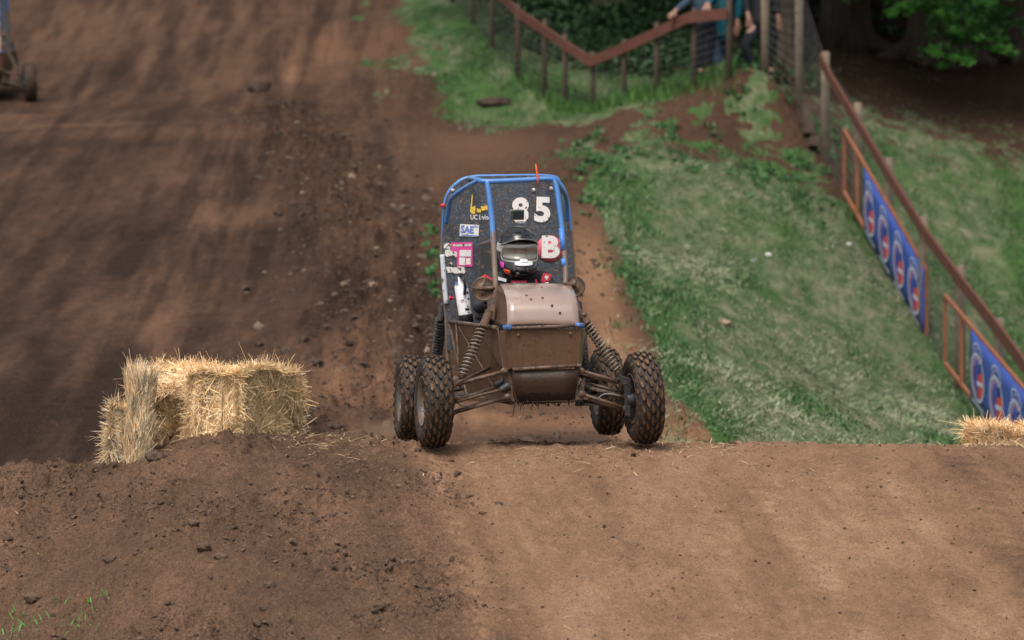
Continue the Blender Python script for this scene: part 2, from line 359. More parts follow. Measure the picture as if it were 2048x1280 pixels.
def lush_f(x, y):
    e = seg_poly_dist(GP1, x, y)
    return np.clip(.12+.45*ss(51, 54, y)*ss(60, 58, y)+2.0*fbm(x*1.1+9, y*.22+4, 4)+.75*ss(.75, .1, e)*ss(57, 52, y)+.6*ss(50.5, 48.5, y)*ss(6.4, 6.9, x*50/y)+.5*ss(57, 59, y)*ss(3, 2, x), 0, 1)
G_at = grass_mask(GX, GY); T_at = tone_mask(GX, GY)
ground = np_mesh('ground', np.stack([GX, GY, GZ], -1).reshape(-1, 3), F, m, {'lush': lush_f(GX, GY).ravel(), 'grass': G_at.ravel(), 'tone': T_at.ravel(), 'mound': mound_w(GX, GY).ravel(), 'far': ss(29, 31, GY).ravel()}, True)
tag(ground, kind='structure')
# ---------------------------------------------------------------- blades and straws
def blades(name, P, L, Wd, lean, az, cols, m, nrm_up=None, parent=None, base=None):
    """three-point bent ribbons; P roots, lean 0 upright .. 1 flat"""
    n = len(P); d = np.stack([np.cos(az)*lean, np.sin(az)*lean, np.sqrt(np.clip(1-lean**2, 0, 1))], 1)
    droop = rng.uniform(0, .5, n)[:, None]*np.array([[0, 0, -1]])
    side = np.stack([-np.sin(az), np.cos(az), np.zeros(n)], 1)
    tw = rng.normal(size=(n, 3))*.5; side = side+tw*.5; side /= np.linalg.norm(side, axis=1)[:, None]
    mid = P+d*(L*.55)[:, None]; tip = mid+(d+droop)*(L*.45)[:, None]
    w = (Wd/2)[:, None]
    V = np.stack([P-side*w, P+side*w, mid+side*w*.9, mid-side*w*.9, tip+side*w*.25, tip-side*w*.25], 1).reshape(-1, 3)
    b = np.arange(n)[:, None]*6
    F = np.concatenate([b+np.array([[0, 1, 2, 3]]), b+np.array([[3, 2, 4, 5]])], 0)
    return np_mesh(name, V, F, m, {'col': np.repeat(cols, 6, 0)}, False, parent)
def palette(n, cs, ws=None, jit=.18):
    cs = np.array(cs); i = rng.choice(len(cs), n, p=ws); return cs[i]*(1+rng.normal(size=(n, 1))*jit).clip(.4, 1.7)
def scatter(n, x0, x1, y0, y1, maskf, thr=0.0):
    x = rng.uniform(x0, x1, n); y = rng.uniform(y0, y1, n); g = maskf(x, y)
    k = rng.uniform(size=n) < g; x = x[k]; y = y[k]
    return x, y, ground_h(x, y)
BL = attr_mat('grass_blade', .7)
def dens(x, y):
    n = fbm(x*2.2, y*.5, 4, .6); return np.clip(grass_mask(x, y)*(.62+1.6*n), 0, 1)
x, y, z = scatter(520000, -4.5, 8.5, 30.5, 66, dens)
n = len(x); P = np.stack([x, y, z-.01], 1)
lush = lush_f(x, y)
cg = palette(n, [(.028, .080, .024), (.046, .118, .034), (.080, .155, .050)]); cd = palette(n, [(.17, .17, .11), (.25, .24, .165), (.12, .13, .075)])
kk = rng.uniform(size=n)[:, None] < (.18+.75*lush)[:, None]
g_o = blades('grass', P, rng.uniform(.03, .085, n)*(.55+.7*lush), rng.uniform(.006, .013, n), rng.uniform(.25, .95, n), rng.uniform(0, 6.28, n), np.where(kk, cg, cd), BL)
tag(g_o, kind='stuff')
def hay_d(x, y): return np.maximum(grass_mask(x, y), .5*ss(-.9, -.1, seg_poly_dist(GP1, x, y))*ss(46, 40, y)*(y > 29.5))*np.clip(.40+2.2*fbm(x*1.0+31, y*.2, 3), 0, 1)*ss(57, 52, y)
x, y, z = scatter(80000, -1, 8.5, 30.5, 57, hay_d)
n = len(x); az_ = fbm(x*.6, y*.3, 2)*5+rng.normal(size=n)*1.0
h_o = blades('mown_clippings', np.stack([x, y, z+.02], 1), rng.uniform(.05, .12, n), rng.uniform(.004, .008, n), rng.uniform(.85, 1, n), az_, palette(n, [(.24, .27, .155), (.17, .21, .11), (.33, .33, .22)]), BL)
tag(h_o, kind='stuff')
# weeds on the bank top and by the track edge
def leaf_cloud(name, C, rad, per, size, cols, m, parent=None, flat=.6):
    """clumps of small leaf quads: C centres (n,3), rad (n,)"""
    C = np.repeat(C, per, 0); rad = np.repeat(rad, per); n = len(C)
    d = rng.normal(size=(n, 3)); d /= np.linalg.norm(d, axis=1)[:, None]; r = rng.uniform(.2, 1, n)**.5
    P = C+d*(rad*r)[:, None]*np.array([1, 1, flat])
    u = rng.normal(size=(n, 3)); u[:, 2] *= .6; u /= np.linalg.norm(u, axis=1)[:, None]
    v = np.cross(u, rng.normal(size=(n, 3))); v /= np.linalg.norm(v, axis=1)[:, None]
    s = (size*rng.uniform(.6, 1.3, n))[:, None]
    V = np.stack([P-u*s, P+v*s*.5, P+u*s, P-v*s*.5], 1).reshape(-1, 3)
    return np_mesh(name, V, np.arange(n*4).reshape(-1, 4), m, {'col': np.repeat(palette(n, cols), 4, 0)}, False, parent)
LEAF = attr_mat('leaf', .55)
def weed_d(x, y): return np.clip(fbm(x*1.5+2, y*1.0, 3)*3.2-.3, 0, 1)*ss(-.9, .2, seg_poly_dist(GP1, x, y))*ss(49, 53, y)*ss(59.5, 58, y)
x, y, z = scatter(1500, .5, 4.4, 49, 59.5, weed_d)
w1 = np.stack([x, y, z+.03], 1)
wx = [ground_at(px_, py_) for px_, py_ in [(868,520),(880,545),(862,575),(870,600),(905,660),(850,490),(875,470),(1190,420),(1245,500),(1260,560),(1240,300),(1330,260)] for _ in range(5)]
w2 = np.array([(a+random.gauss(0, .06), b+random.gauss(0, .25), 0) for a, b in wx]); w2[:, 2] = ground_h(w2[:, 0], w2[:, 1])+.02
wd = np.concatenate([w1, w2])
tag(leaf_cloud('weeds', wd, rng.uniform(.03, .11, len(wd)), 12, .035, [(.035, .11, .030), (.055, .15, .040), (.028, .075, .025)], LEAF), kind='stuff')
# sprigs of grass low in the left corner
def near_at(px, py):
    d = ray(px, py); ys = np.arange(15, 28, .02); xs = d.x/d.y*ys; k = np.where(H+d.z/d.y*ys <= base_h(xs, ys))[0]
    return (float(xs[k[0]]), float(ys[k[0]])) if len(k) else (float(d.x/d.y*26.5), 26.5)
sp = []
for px_, py_, c in [(175,1222,26),(205,1205,10),(130,1235,12),(25,1240,16),(80,1262,14),(60,1275,12),(130,1268,10),(5,1262,12),(205,1262,9),(160,1250,8),(30,1272,14),(110,1222,6)]:
    a, b = near_at(px_, py_)
    sp += [(a+random.gauss(0, .045), b+random.gauss(0, .10)) for _ in range(c)]
sp = np.array(sp); n = len(sp); P = np.stack([sp[:, 0], sp[:, 1], ground_h(sp[:, 0], sp[:, 1])-.005], 1)
sg = blades('grass', P, rng.uniform(.03, .075, n), rng.uniform(.004, .007, n), rng.uniform(.4, .97, n), rng.uniform(0, 6.28, n), palette(n, [(.05, .22, .035), (.08, .30, .06)]), BL)
tag(sg, kind='stuff')
# loose straw on the jump
STR = attr_mat('straw', .6, spec=.35)
STRAW_C = [(.50, .37, .19), (.64, .52, .32), (.36, .24, .10), (.72, .62, .44)]
def straw_d(x, y): return np.clip(.25+1.5*fbm(x*1.2+4, y*1.2, 3), 0, 1)*(.3+.9*ss(24.6, 26, y))*(1-.6*mound_w(x, y))
x, y, z = scatter(2600, -3.6, 3.6, 21.8, 27.2, straw_d)
for (px_, py_, c, sx, sy) in [(640,886,150,.22,.25),(600,880,60,.15,.2),(470,880,60,.35,.2),(1370,905,60,.3,.2),(1960,892,70,.2,.2),(1000,905,60,.4,.25),(1050,915,50,.3,.3)]:
    a, b = near_at(px_, py_); xa = a+rng.normal(size=c)*sx; ya = b+rng.normal(size=c)*sy
    x = np.concatenate([x, xa]); y = np.concatenate([y, ya])
z = ground_h(x, y); n = len(x)
so = blades('loose_straw', np.stack([x, y, z+.008], 1), rng.uniform(.015, .11, n)**1.0, rng.uniform(.0028, .0052, n), rng.uniform(.93, 1, n), rng.uniform(0, 6.28, n), palette(n, [(.50, .36, .20), (.66, .52, .34), (.38, .26, .14)]), STR)
tag(so, kind='stuff')
# clods of earth
import bmesh
def ico(sub=1):
    bm = bmesh.new(); bmesh.ops.create_icosphere(bm, subdivisions=sub, radius=1); V = np.array([v.co[:] for v in bm.verts]); Fc = np.array([[v.index for v in f.verts] for f in bm.faces]); bm.free(); return V, Fc
IV, IF = ico(1); IV2, IF2 = ico(3)
CLOD = mat('clod', (.1, .07, .05), .9, spec=.25); k = N(CLOD); co = k.coord('Object'); k.base(k.mix(k.ramp(k.noise(co, 30, 4, .6), [(.3, 0.), (.7, .45)]), k.attr('col', 'Color'), (.16, .105, .075))); k.bump(k.noise(co, 70, 5, .7), .01)
def clods(name, x, y, s, cols, sink=.25):
    n = len(x); z = ground_h(x, y); nv = len(IV)
    V = IV[None]*(1+rng.normal(size=(n, nv, 1))*.22)*s[:, None, None]*rng.uniform(.6, 1.25, (n, 1, 3))*np.array([1, 1, .75])
    V = V+np.stack([x, y, z+s*(.5-sink)], 1)[:, None]
    Fc = (IF[None]+(np.arange(n)*nv)[:, None, None]).reshape(-1, 3)
    return np_mesh(name, V.reshape(-1, 3), Fc, CLOD, {'col': np.repeat(cols, nv, 0)})
def clod_d(x, y): return mound_w(x, y)*np.clip(.16+2.2*fbm(x*1.3+7, y*1.3, 3), .04, 1)
x, y, z = scatter(60000, -3.7, 1.2, 21.6, 27.4, clod_d)
s = (rng.pareto(2.3, len(x))*.0036+.003).clip(.0025, .024)
tag(clods('dirt_crumbs', x, y, s, palette(len(x), [(.085, .053, .038), (.13, .082, .056), (.058, .037, .028)])), kind='stuff')
# dark crumbs dropped along the wheel track, pebbles beyond
xs_, ys_ = [], []
for a, b, c, d, n_ in [(1200,1000,1240,1090,130),(1240,1080,1290,1120,120),(1290,1110,1350,1210,160),(1130,900,1200,1000,140),(1060,885,1180,915,200),(1500,900,1560,960,60),(1900,1000,2040,1100,90),(700,900,760,960,60),(1440,940,1530,1060,60)]:
    p, q = near_at(a, b), near_at(c, d); t = rng.uniform(size=n_)
    xs_.append(p[0]+(q[0]-p[0])*t+rng.normal(size=n_)*.10); ys_.append(p[1]+(q[1]-p[1])*t+rng.normal(size=n_)*.12)
x = np.concatenate(xs_+[rng.uniform(-1, 3.6, 9000)]); y = np.concatenate(ys_+[rng.uniform(21.8, 27, 9000)])
s = (rng.pareto(2.6, len(x))*.0020+.0020).clip(.002, .011)
xc = rng.uniform(-3.4, 3.4, 2200); yc = 27.3+rng.normal(size=2200)*.45; x = np.concatenate([x, xc]); y = np.concatenate([y, yc]); s = np.concatenate([s, (rng.pareto(2.2, 2200)*.0035+.003).clip(.003, .022)])
tag(clods('dirt_crumbs', x, y, s, palette(len(x), [(.035, .024, .022), (.06, .038, .028), (.15, .09, .06), (.30, .20, .14)])), kind='stuff')
def far_st(x, y): return np.clip(shoulder(x, y)*1.3, 0, 1)*.9+.55*ss(-6, -3, x+(y-33)*.0)*(1-grass_mask(x, y))*np.clip(.10+1.8*fbm(x*.7, y*.4, 3), .02, 1)*ss(3, .5, x)*ss(-3.2, -1.0, x)
x, y, z = scatter(34000, -5, 3, 31, 64, far_st)
s = (rng.pareto(2.2, len(x))*.008+.008).clip(.007, .055)
tag(clods('track_stones', x, y, s, palette(len(x), [(.05, .034, .028), (.035, .025, .021), (.10, .07, .052), (.20, .145, .11)], [.45, .3, .17, .08])), kind='stuff')
def rock(name, x, y, s, col, label, cat, group=None, sq=(1, 1, .7), seed=0):
    r_ = np.random.default_rng(seed); V = IV2.copy()
    d = 1+.45*fbm(V[:, 0]*1.6+seed, V[:, 1]*1.6+V[:, 2]*1.3, 3)+.38*fbm(V[:, 0]*3.5+seed, V[:, 2]*3.5+V[:, 1]*3, 4, .7)
    V = V*d[:, None]*np.array(sq)*s
    o = np_mesh(name, V, IF2, CLOD, {'col': np.tile(np.array(col), (len(V), 1))}, True)
    o.location = (x, y, gz(x, y)+s*sq[2]*.35); tag(o, label, cat, group); return o
for i, (px_, py_, s_, lb) in enumerate([(222,1128,.038,'round brown clod beside pale stalks on the lower left of the bank'),(66,1208,.045,'rounded clod above the green grass sprigs, low on the left'),(408,1108,.040,'brown clod in the middle of the lumpy cluster on the bank'),(440,1122,.036,'pale topped clod at the right end of the lumpy cluster on the bank'),(538,1176,.034,'lone pointed clod on the bank right of the lumpy cluster'),(770,1205,.040,'dark crumbly clod low on the bank, next to the smooth track'),(760,1228,.030,'small dark clod just below the dark crumbly one by the smooth track'),(388,1065,.03,'small dark clod lying just above the lumpy cluster on the bank'),(310,925,.055,'dark slab of earth at the foot of the tall leaning straw bale'),(735,880,.030,'dark clod at the ridge between the bales and the rear tyre'),(16,1080,.030,'clod on the bank at the far left edge'),(610,935,.020,'small pebble-like clod on the bank below the square bale'),(425,1280,.022,'small pale clod at the bottom edge of the picture')]):
    x_, y_ = near_at(px_, min(py_, 1276)); rock('dirt_clod', x_, y_, s_*.85, (.125, .080, .056) if i % 2 else (.100, .064, .046), lb, 'clod', 'dirt clods on the bank', (1.15, .9, .8), i)
x_, y_ = ground_at(522, 182); rock('dirt_clod', x_, y_, .15, (.040, .027, .022), 'big dark clod lying alone on the far dirt slope', 'clod', None, (1.05, .8, .85), 33)
for j, (px_, py_, c_, s_, lb) in enumerate([(1450,652,(.42,.31,.23),.045,'pale brown stone in the mown grass right of the buggy'),(1537,511,(.75,.75,.72),.03,'white scrap of litter on the mown grass, middle of the slope'),(1697,492,(.75,.75,.72),.028,'white scrap of litter on the grass beside the first banner frame'),(1506,523,(.55,.6,.6),.022,'smaller bluish litter left of the white scrap in the grass')]):
    x_, y_ = ground_at(px_, py_); rock('stone' if j == 0 else 'litter', x_, y_, s_, c_, lb, 'stone' if j == 0 else 'litter', None, (1.2, .9, .8), 50+j)
x_, y_ = ground_at(990, 212); rock('tree_stump', x_, y_, .17, (.030, .023, .018), 'low dark stump lying in the grass left of the fence corner', 'stump', None, (1.5, .7, .45), 71)
# ================================================================ THE BUGGY
YAW = R(6.8); TX0, TY0, TZ0 = 0.158, 26.0, H-1.225
EX = Vector((math.cos(YAW), math.sin(YAW), 0)); EY = Vector((-math.sin(YAW), math.cos(YAW), 0)); T0 = Vector((TX0, TY0, TZ0))
def L(px, py, ly):
    """measured point of the buggy: seen at (px, py), ly metres behind the front axle, in the buggy's own frame"""
    d = ray(px, py); o = Vector((0, 0, H)); t = (ly+(T0-o).dot(EY))/d.dot(EY); p = o+d*t-T0
    return Vector((p.dot(EX), p.dot(EY), p.z))
MUD = (.142, .090, .062)
M['clay'] = mud_mat('wet_clay_panel', (.096, .055, .034), .36, amount=.45, mud=(.104, .058, .035), scale=4, coat=.12, mrough=.30, bmp=.0008, streak=True)
M['hood'] = mud_mat('clay_film_hood', (.36, .265, .225), .26, amount=.40, mud=(.29, .205, .168), scale=3, coat=1, mrough=.26, bmp=.0004)
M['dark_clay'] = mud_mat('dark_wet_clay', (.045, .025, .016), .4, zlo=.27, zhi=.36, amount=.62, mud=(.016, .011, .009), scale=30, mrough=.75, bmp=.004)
M['clay_tube'] = mud_mat('clay_on_tube', (.062, .038, .026), .45, amount=.45, mud=(.112, .066, .042), scale=20, mrough=.5)
M['blue'] = mud_mat('blue_tube', (.050, .18, .48), .30, zlo=1.10, zhi=1.42, amount=.62, mud=(.15, .10, .075), scale=22, coat=.3)
M['blue_low'] = mud_mat('blue_tube_low', (.03, .13, .40), .35, amount=.50, mud=(.14, .092, .065), scale=24)
M['white_tube'] = mud_mat('taped_tube', (.50, .54, .62), .5, amount=.60, mud=(.12, .08, .06), scale=30)
M['black'] = mud_mat('black_muddy', (.018, .018, .02), .45, amount=.56, mud=(.11, .072, .052), scale=26)
M['shock'] = mud_mat('dark_spring', (.035, .035, .040), .4, amount=.52, mud=(.12, .080, .058), scale=40)
M['coil'] = mud_mat('clay_spring', (.20, .17, .14), .4, amount=.50, mud=(.16, .115, .085), scale=40)
# firewall: dark blue-grey composite with pale flecks and mud spots
m = mat('firewall', (.04, .05, .065), .5, coat=.2); k = N(m); co = k.coord()
c = k.ramp(k.noise(co, 60, 4, .75), [(.35, (.026, .034, .046)), (.55, (.060, .078, .102)), (.72, (.13, .155, .19))])
f = k.ramp(k.noise(co, 34, 3, .6), [(.575, 0.), (.60, 1.)]); f2 = k.ramp(k.noise(co, 85, 2, .5), [(.64, 0.), (.67, 1.)])
f3 = k.ramp(k.noise(co, 13, 6, .7), [(.60, 0.), (.64, .8)]); c = k.mix(f3, c, (.055, .036, .028)); c = k.mix(f2, c, (.24, .14, .09)); c = k.mix(f, c, (.075, .045, .034)); k.base(c); M['wall'] = m
def spot_mat(name, col, thr=.62, spot=(.07, .045, .035), scale=45, rough_=.5):
    m = mat(name, col, rough_); k = N(m); k.base(k.mix(k.ramp(k.noise(k.coord(), scale, 3, .55), [(thr, 0.), (thr+.02, 1.)]), col, spot)); return m
M['wht'] = spot_mat('white_vinyl', (.78, .76, .75)); M['wht_dirty'] = spot_mat('white_vinyl_muddy', (.66, .64, .62), .55)
M['pink'] = spot_mat('magenta_vinyl', (.72, .06, .30), .64); M['red'] = spot_mat('red_vinyl', (.66, .13, .18), .62)
M['blu_v'] = spot_mat('blue_vinyl', (.12, .22, .55), .66); M['yel'] = spot_mat('yellow_vinyl', (.80, .55, .08), .62)
# tyres
def tyre_mesh(name, parent, c, ax, up=Vector((0, 0, 1)), Rr=.268, w=.168):
    b = MB(); h = w/2; ri = .150
    prof = [(-h*.80, ri), (-h*.97, ri+.03), (-h*1.02, .205), (-h*.97, .238), (-h*.80, .256), (-h*.45, Rr-.003), (0, Rr), (h*.45, Rr-.003), (h*.80, .256), (h*.97, .238), (h*1.02, .205), (h*.97, ri+.03), (h*.80, ri), (h*.6, ri-.012), (-h*.6, ri-.012)]
    b.lathe(prof, c, ax, 56, 0, True, True)
    ax = Vector(ax).normalized(); u = ax.orthogonal().normalized(); wv = ax.cross(u); rr = random.Random(3)
    def P(th, s, r_): return Vector(c)+ax*s+(u*math.cos(th)+wv*math.sin(th))*r_
    def surf(s): a = abs(s)/h; return Rr-.003*min(a/.45, 1) if a < .45 else (Rr-.003-(a-.45)/.35*.011 if a < .8 else .257-(a-.8)/.22*.03)
    n = 22
    for i in range(n):
        for (s0, s1, sk, off, ln) in ((-.014, .014, .0, 0, .17), (-.042, -.016, .05, .5, .17), (.016, .042, -.05, .5, .17), (-.070, -.044, .05, 0, .16), (.044, .070, -.05, 0, .16), (-.092, -.073, .04, .5, .12), (.073, .092, -.04, .5, .12)):
            th = 2*math.pi*(i+off)/n; hg = .015+rr.uniform(-.001, .003); q = []
            for (f_, t0) in ((.3, -1), (.7, -1), (1, 0), (.7, 1), (.3, 1), (0, 0)):
                q.append((th+sk*(f_-.5)*2+t0*ln*.62, s0+(s1-s0)*f_))
            lo = [P(t, s, surf(s)-.004) for t, s in q]; cs = sum((s for t, s in q))/6; ct = sum((t for t, s in q))/6
            hi = [P(ct+(t-ct)*.78, cs+(s-cs)*.80, surf(s)+hg*(1 if abs(cs) < .07 else .55)) for t, s in q]
            base = len(b.v); b.v += [tuple(p) for p in lo+hi]
            for f_, mi in [((6, 7, 8, 9, 10, 11), 1)]+[((j_, (j_+1) % 6, 6+(j_+1) % 6, 6+j_), 2) for j_ in range(6)]:
                b.f.append(tuple(base+j for j in f_)); b.m.append(mi); b.sm.append(False)
    return b.build(name, [M['rubber'], M['lug'], M['lug_side']], parent)
m = mat('rubber', (.022, .017, .015), .75); k = N(m); k.base(k.ramp(k.noise(k.coord(), 22, 4, .6), [(.4, (.012, .0095, .009)), (.65, (.060, .036, .024))])); M['rubber'] = m
m = mat('muddy_lug', (.10, .06, .04), .6); k = N(m); k.base(k.ramp(k.noise(k.coord(), 6, 6, .8), [(.34, (.016, .011, .009)), (.46, (.070, .040, .024)), (.64, (.175, .098, .052))])); m.node_tree.nodes['Principled BSDF'].inputs['Specular IOR Level'].default_value = .15; M['lug'] = m
M['lug_side'] = mat('lug_side', (.018, .013, .011), .7)
M['rim'] = mud_mat('muddy_rim', (.09, .085, .08), .4, amount=.42, mud=(.13, .088, .065), scale=16)
M['dark_hub'] = mud_mat('dark_hub', (.02, .02, .022), .5, amount=.60, mud=(.07, .047, .036), scale=30)
def wheel(parent, c, yaw, camber, side, label=None):
    ax = Vector((math.cos(yaw)*math.cos(camber), math.sin(yaw)*math.cos(camber), math.sin(camber)))   # axle direction, pointing to picture right
    w = MB(); w.lathe([(-.05, .0), (-.05, .05), (.03, .055), (.09*side*-1 if False else .05, .03), (.05, 0)], c, ax, 20)
    o = w.build('wheel', M['dark_hub'], parent)
    tyre_mesh('tyre', o, c, ax)
    r_ = MB(); h = .070
    r_.lathe([(-h, .152), (-h-.006, .156), (-h-.006, .146), (-h+.02, .128), (0, .122), (h-.02, .128), (h+.006, .146), (h+.006, .156), (h, .152)], c, ax, 40)
    fc = side*.035
    r_.lathe([(fc-.006, .0), (fc-.006, .122), (fc+.006, .122), (fc+.006, .0)], c, ax, 40)
    u = ax.orthogonal().normalized(); wv = ax.cross(u)
    for q in range(8):
        a = 2*math.pi*q/8; pp = Vector(c)+(u*math.cos(a)+wv*math.sin(a))*.095+ax*(fc+side*.008); r_.lathe([(-.006, .014), (.004, .014), (.004, .0)], pp, ax*side, 8)
    r_.build('rim', M['rim'], o); return o
INK = mat('black_ink', (.02, .02, .025), .5); FLECK = mat('mud_fleck', (.06, .038, .028), .6)
def make_buggy():
    root = empty('off_road_buggy', T0, YAW)
    B = lambda: MB()
    # --- wheels: yaw is the steer angle in the buggy frame
    wheel(root, L(867.5, 803, 0), R(4.0), R(-1.0), -1); wheel(root, L(1286, 795.5, 0), R(4.0), R(3.2), 1)
    wheel(root, L(822, 797, 1.5), R(1), R(-1.5), -1); wheel(root, L(1214, 783, 1.5), R(1), R(2.5), 1)
    # --- floor pan and body shell
    b = B(); b.plate([(-.22, .02, .27), (.22, .02, .27), (.40, .9, .25), (.40, 1.25, .25), (-.40, 1.25, .25), (-.40, .9, .25)], (0, 0, .02)); b.build('floor_pan', M['clay'], root)
    zt = .735
    A = [L(994, 656, .05), L(1006, 742, .0), L(1024, 806, .02)]
    lf = [(-.235, .05, .71), (-.445, .95, .765), (-.435, 1.05, .55), (-.39, .95, .30), (-.20, .06, .255), (-.215, .0, .47)]
    lf[0] = tuple(A[0]); lf[5] = tuple(A[1]); lf[4] = tuple(A[2]); lf[1] = tuple(L(899, 643, .95)); lf[2] = tuple(L(914, 715, .95)); lf[3] = tuple(L(935, 790, .85))
    C1 = Vector(lf[0])+(Vector(lf[1])-Vector(lf[0]))*.45; C2 = Vector(lf[4])+(Vector(lf[3])-Vector(lf[4]))*.45
    b = B()
    b.plate([lf[0], C1+Vector((-.012, 0, 0)), C2+Vector((-.012, 0, 0)), lf[4], lf[5]], (.008, 0, 0)); b.plate([C1+Vector((-.012, 0, 0)), lf[1], lf[2], lf[3], C2+Vector((-.012, 0, 0))], (.008, 0, 0))
    b.build('side_panel', M['clay'], root)
    def mirror(p): p = Vector(p); return Vector((-p.x+.0, p.y, p.z))
    rt = [mirror(p) for p in lf]; dC = Vector((.0, 0, 0))
    fix = lambda p, f_: Vector((p.x+f_, p.y, p.z))
    rt0 = L(1163, 655, .02); rt5 = L(1158, 736, 0); rt4 = L(1148, 800, .02)
    b = B(); b.plate([rt0, rt[1], rt[2], rt[3], rt4, rt5], (-.008, 0, 0)); b.build('side_panel', M['clay'], root)
    # ribs and rails on the near side panel
    b = B(); b.tube([lf[1], lf[0]], .014); b.tube([L(916, 648, .80)+Vector((-.012, 0, 0)), L(925, 780, .78)+Vector((-.012, 0, 0))], .006); b.tube([L(922, 652, .76)+Vector((-.018, 0, 0)), L(992, 772, .12)+Vector((-.018, 0, 0))], .004)
    b.tube([lf[1], lf[2], lf[3], lf[4]], .013); b.tube([rt[1], rt0], .014); b.tube([rt[1], rt[2], rt[3], rt4], .013)
    b.build('frame_tube', M['clay_tube'], root)
    # --- nose: upper and lower front panels and their corner strips
    yU = -.10
    UL, UR, ML, MR = L(1019, 660, yU), L(1164, 657, yU), L(1027, 736, yU+.03), L(1158, 731, yU+.03)
    b = B(); b.plate([UL, UR, MR, ML], (0, .012, 0)); b.lathe([(-.006, 0), (-.006, .008), (0, .011)], L(1037, 670, yU-.003), (0, 1, 0), 10); b.lathe([(-.006, 0), (-.006, .008), (0, .011)], L(1141, 667, yU-.003), (0, 1, 0), 10)
    b.build('nose_panel', M['clay'], root, bevel=.003)
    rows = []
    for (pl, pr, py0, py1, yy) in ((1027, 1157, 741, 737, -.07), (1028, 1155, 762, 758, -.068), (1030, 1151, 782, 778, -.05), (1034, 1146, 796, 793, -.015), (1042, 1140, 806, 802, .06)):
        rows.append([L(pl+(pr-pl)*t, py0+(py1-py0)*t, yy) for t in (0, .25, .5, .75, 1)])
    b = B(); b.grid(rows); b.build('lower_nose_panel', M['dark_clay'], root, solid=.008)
    b = B()
    b.hexa([UL, L(998, 662, -.02), L(1008, 742, -.02), ML], [p+Vector((.01, .02, 0)) for p in (UL, L(998, 662, -.02), L(1008, 742, -.02), ML)])
    b.hexa([L(1027, 741, -.066), L(1019, 741, .0), L(1025, 806, .02), L(1034, 800, -.01)], [p+Vector((.012, .01, 0)) for p in (L(1027, 741, -.066), L(1019, 741, .0), L(1025, 806, .02), L(1034, 800, -.01))])
    b.build('corner_strip', M['clay'], root, bevel=.002)
    b = B(); b.hexa([L(1157, 737, -.066), L(1160, 737, .0), L(1149, 800, .02), L(1146, 795, -.01)], [p+Vector((-.012, .012, 0)) for p in (L(1157, 737, -.066), L(1160, 737, .0), L(1149, 800, .02), L(1146, 795, -.01))])
    b.hexa([UR, L(1168, 657, -.02), L(1162, 731, -.02), MR], [p+Vector((-.008, .02, 0)) for p in (UR, L(1168, 657, -.02), L(1162, 731, -.02), MR)]); b.build('corner_strip', M['clay'], root, bevel=.002)
    # --- cross tubes
    b = B(); b.tube(catmull([L(1010, 657, -.10), L(1060, 655, -.115), L(1110, 653, -.115), L(1150, 650, -.11)], 4), .0115); b.tube([L(1025, 739, -.085), L(1158, 731, -.085)], .0115)
    b.lathe([(-.012, .013), (.012, .013)], L(1158, 731, -.085), (1, 0, 0), 10); b.build('cross_tube', M['clay_tube'], root)
    b = B(); b.tube([L(1006, 656, -.10), L(1024, 654, -.103)], .0165); b.tube([L(1013, 650, -.115), L(1020, 660, -.12)], .009); b.build('tube_joint', M['blue_low'], root); b = B(); b.tube([L(1149, 650, -.11), L(1169, 651, -.10)], .0155); b.build('tube_joint', M['blue_low'], root)
    # --- hood: a sheet bent over the footwell
    prof = [(998, 1138, 569, .32), (1003, 1143, 574, .19), (1007, 1148, 582, .09), (1010.5, 1151.5, 592, .01), (1013, 1154, 604, -.05), (1014, 1156, 618, -.085), (1014.5, 1157, 634, -.10), (1014.5, 1158, 645, -.105), (1012, 1160, 651, -.10)]
    rows = [[L(a+(c_-a)*t, y+(.6*(t-.5)), ly)+Vector((0, 0, .006*math.sin(math.pi*t))) for t in [i/10 for i in range(11)]] for a, c_, y, ly in prof]
    rr = [rows[0]]
    for i in range(1, len(rows)): rr += [[p.lerp(q, .5) for p, q in zip(rows[i-1], rows[i])], rows[i]]
    b = B(); b.grid(rr); hd = b.build('hood', M['hood'], root, solid=.004)
    s = [L(a, y, ly)+Vector((.004, 0, -.003)) for a, c_, y, ly in prof]+[L(992, 648, .22), L(986, 640, .30), L(988, 574, .34)]
    b = B(); b.plate(s, (.004, 0, 0)); b.build('hood_side', M['clay'], root); b = B(); s2 = [L(c_, y, ly)+Vector((-.005, 0, -.003)) for a, c_, y, ly in prof]+[L(1168, 645, .25), L(1150, 574, .34)]
    b.plate(s2, (-.004, 0, 0)); b.build('hood_side', M['clay'], root)
    for px, py, ly in ((1040, 573.5, .20), (1069, 572, .22), (1083, 576, .15), (1053, 592, .00), (1085, 598, -.03), (1062, 601, -.045), (1104, 613, -.085), (1120, 628, -.10)): MB().lathe([(-.004, 0), (-.003, .006), (.002, .008)], L(px, py, ly)+Vector((0, -.003, .006)), (0, -1 if ly < 0 else .0, 1 if ly > -.05 else .1), 7).build('mud_fleck', FLECK, hd)
    # --- firewall, roll hoop, roof tubes, pillars
    wl = [(893, 700), (893, 640), (884, 560), (883, 510), (886, 440), (888, 412), (894, 390), (908, 372), (930, 357), (960, 352.5), (1040, 350.5), (1100, 351), (1117, 362), (1129, 381), (1136, 408), (1140, 460), (1146, 520), (1148, 600), (1150, 700)]
    b = B(); b.plate([L(x_, y_, 1.03) for x_, y_ in wl], (0, .005, 0)); fw = b.build('firewall', M['wall'], root)
    b = B(); hoop = [(896, 740), (893, 640), (886, 560), (884, 510), (887, 450), (889, 413), (897, 386), (915, 366), (940, 355), (1000, 352.5), (1100, 353), (1118, 365), (1130, 386), (1137, 420), (1144, 500), (1148, 560), (1152, 640), (1154, 740)]
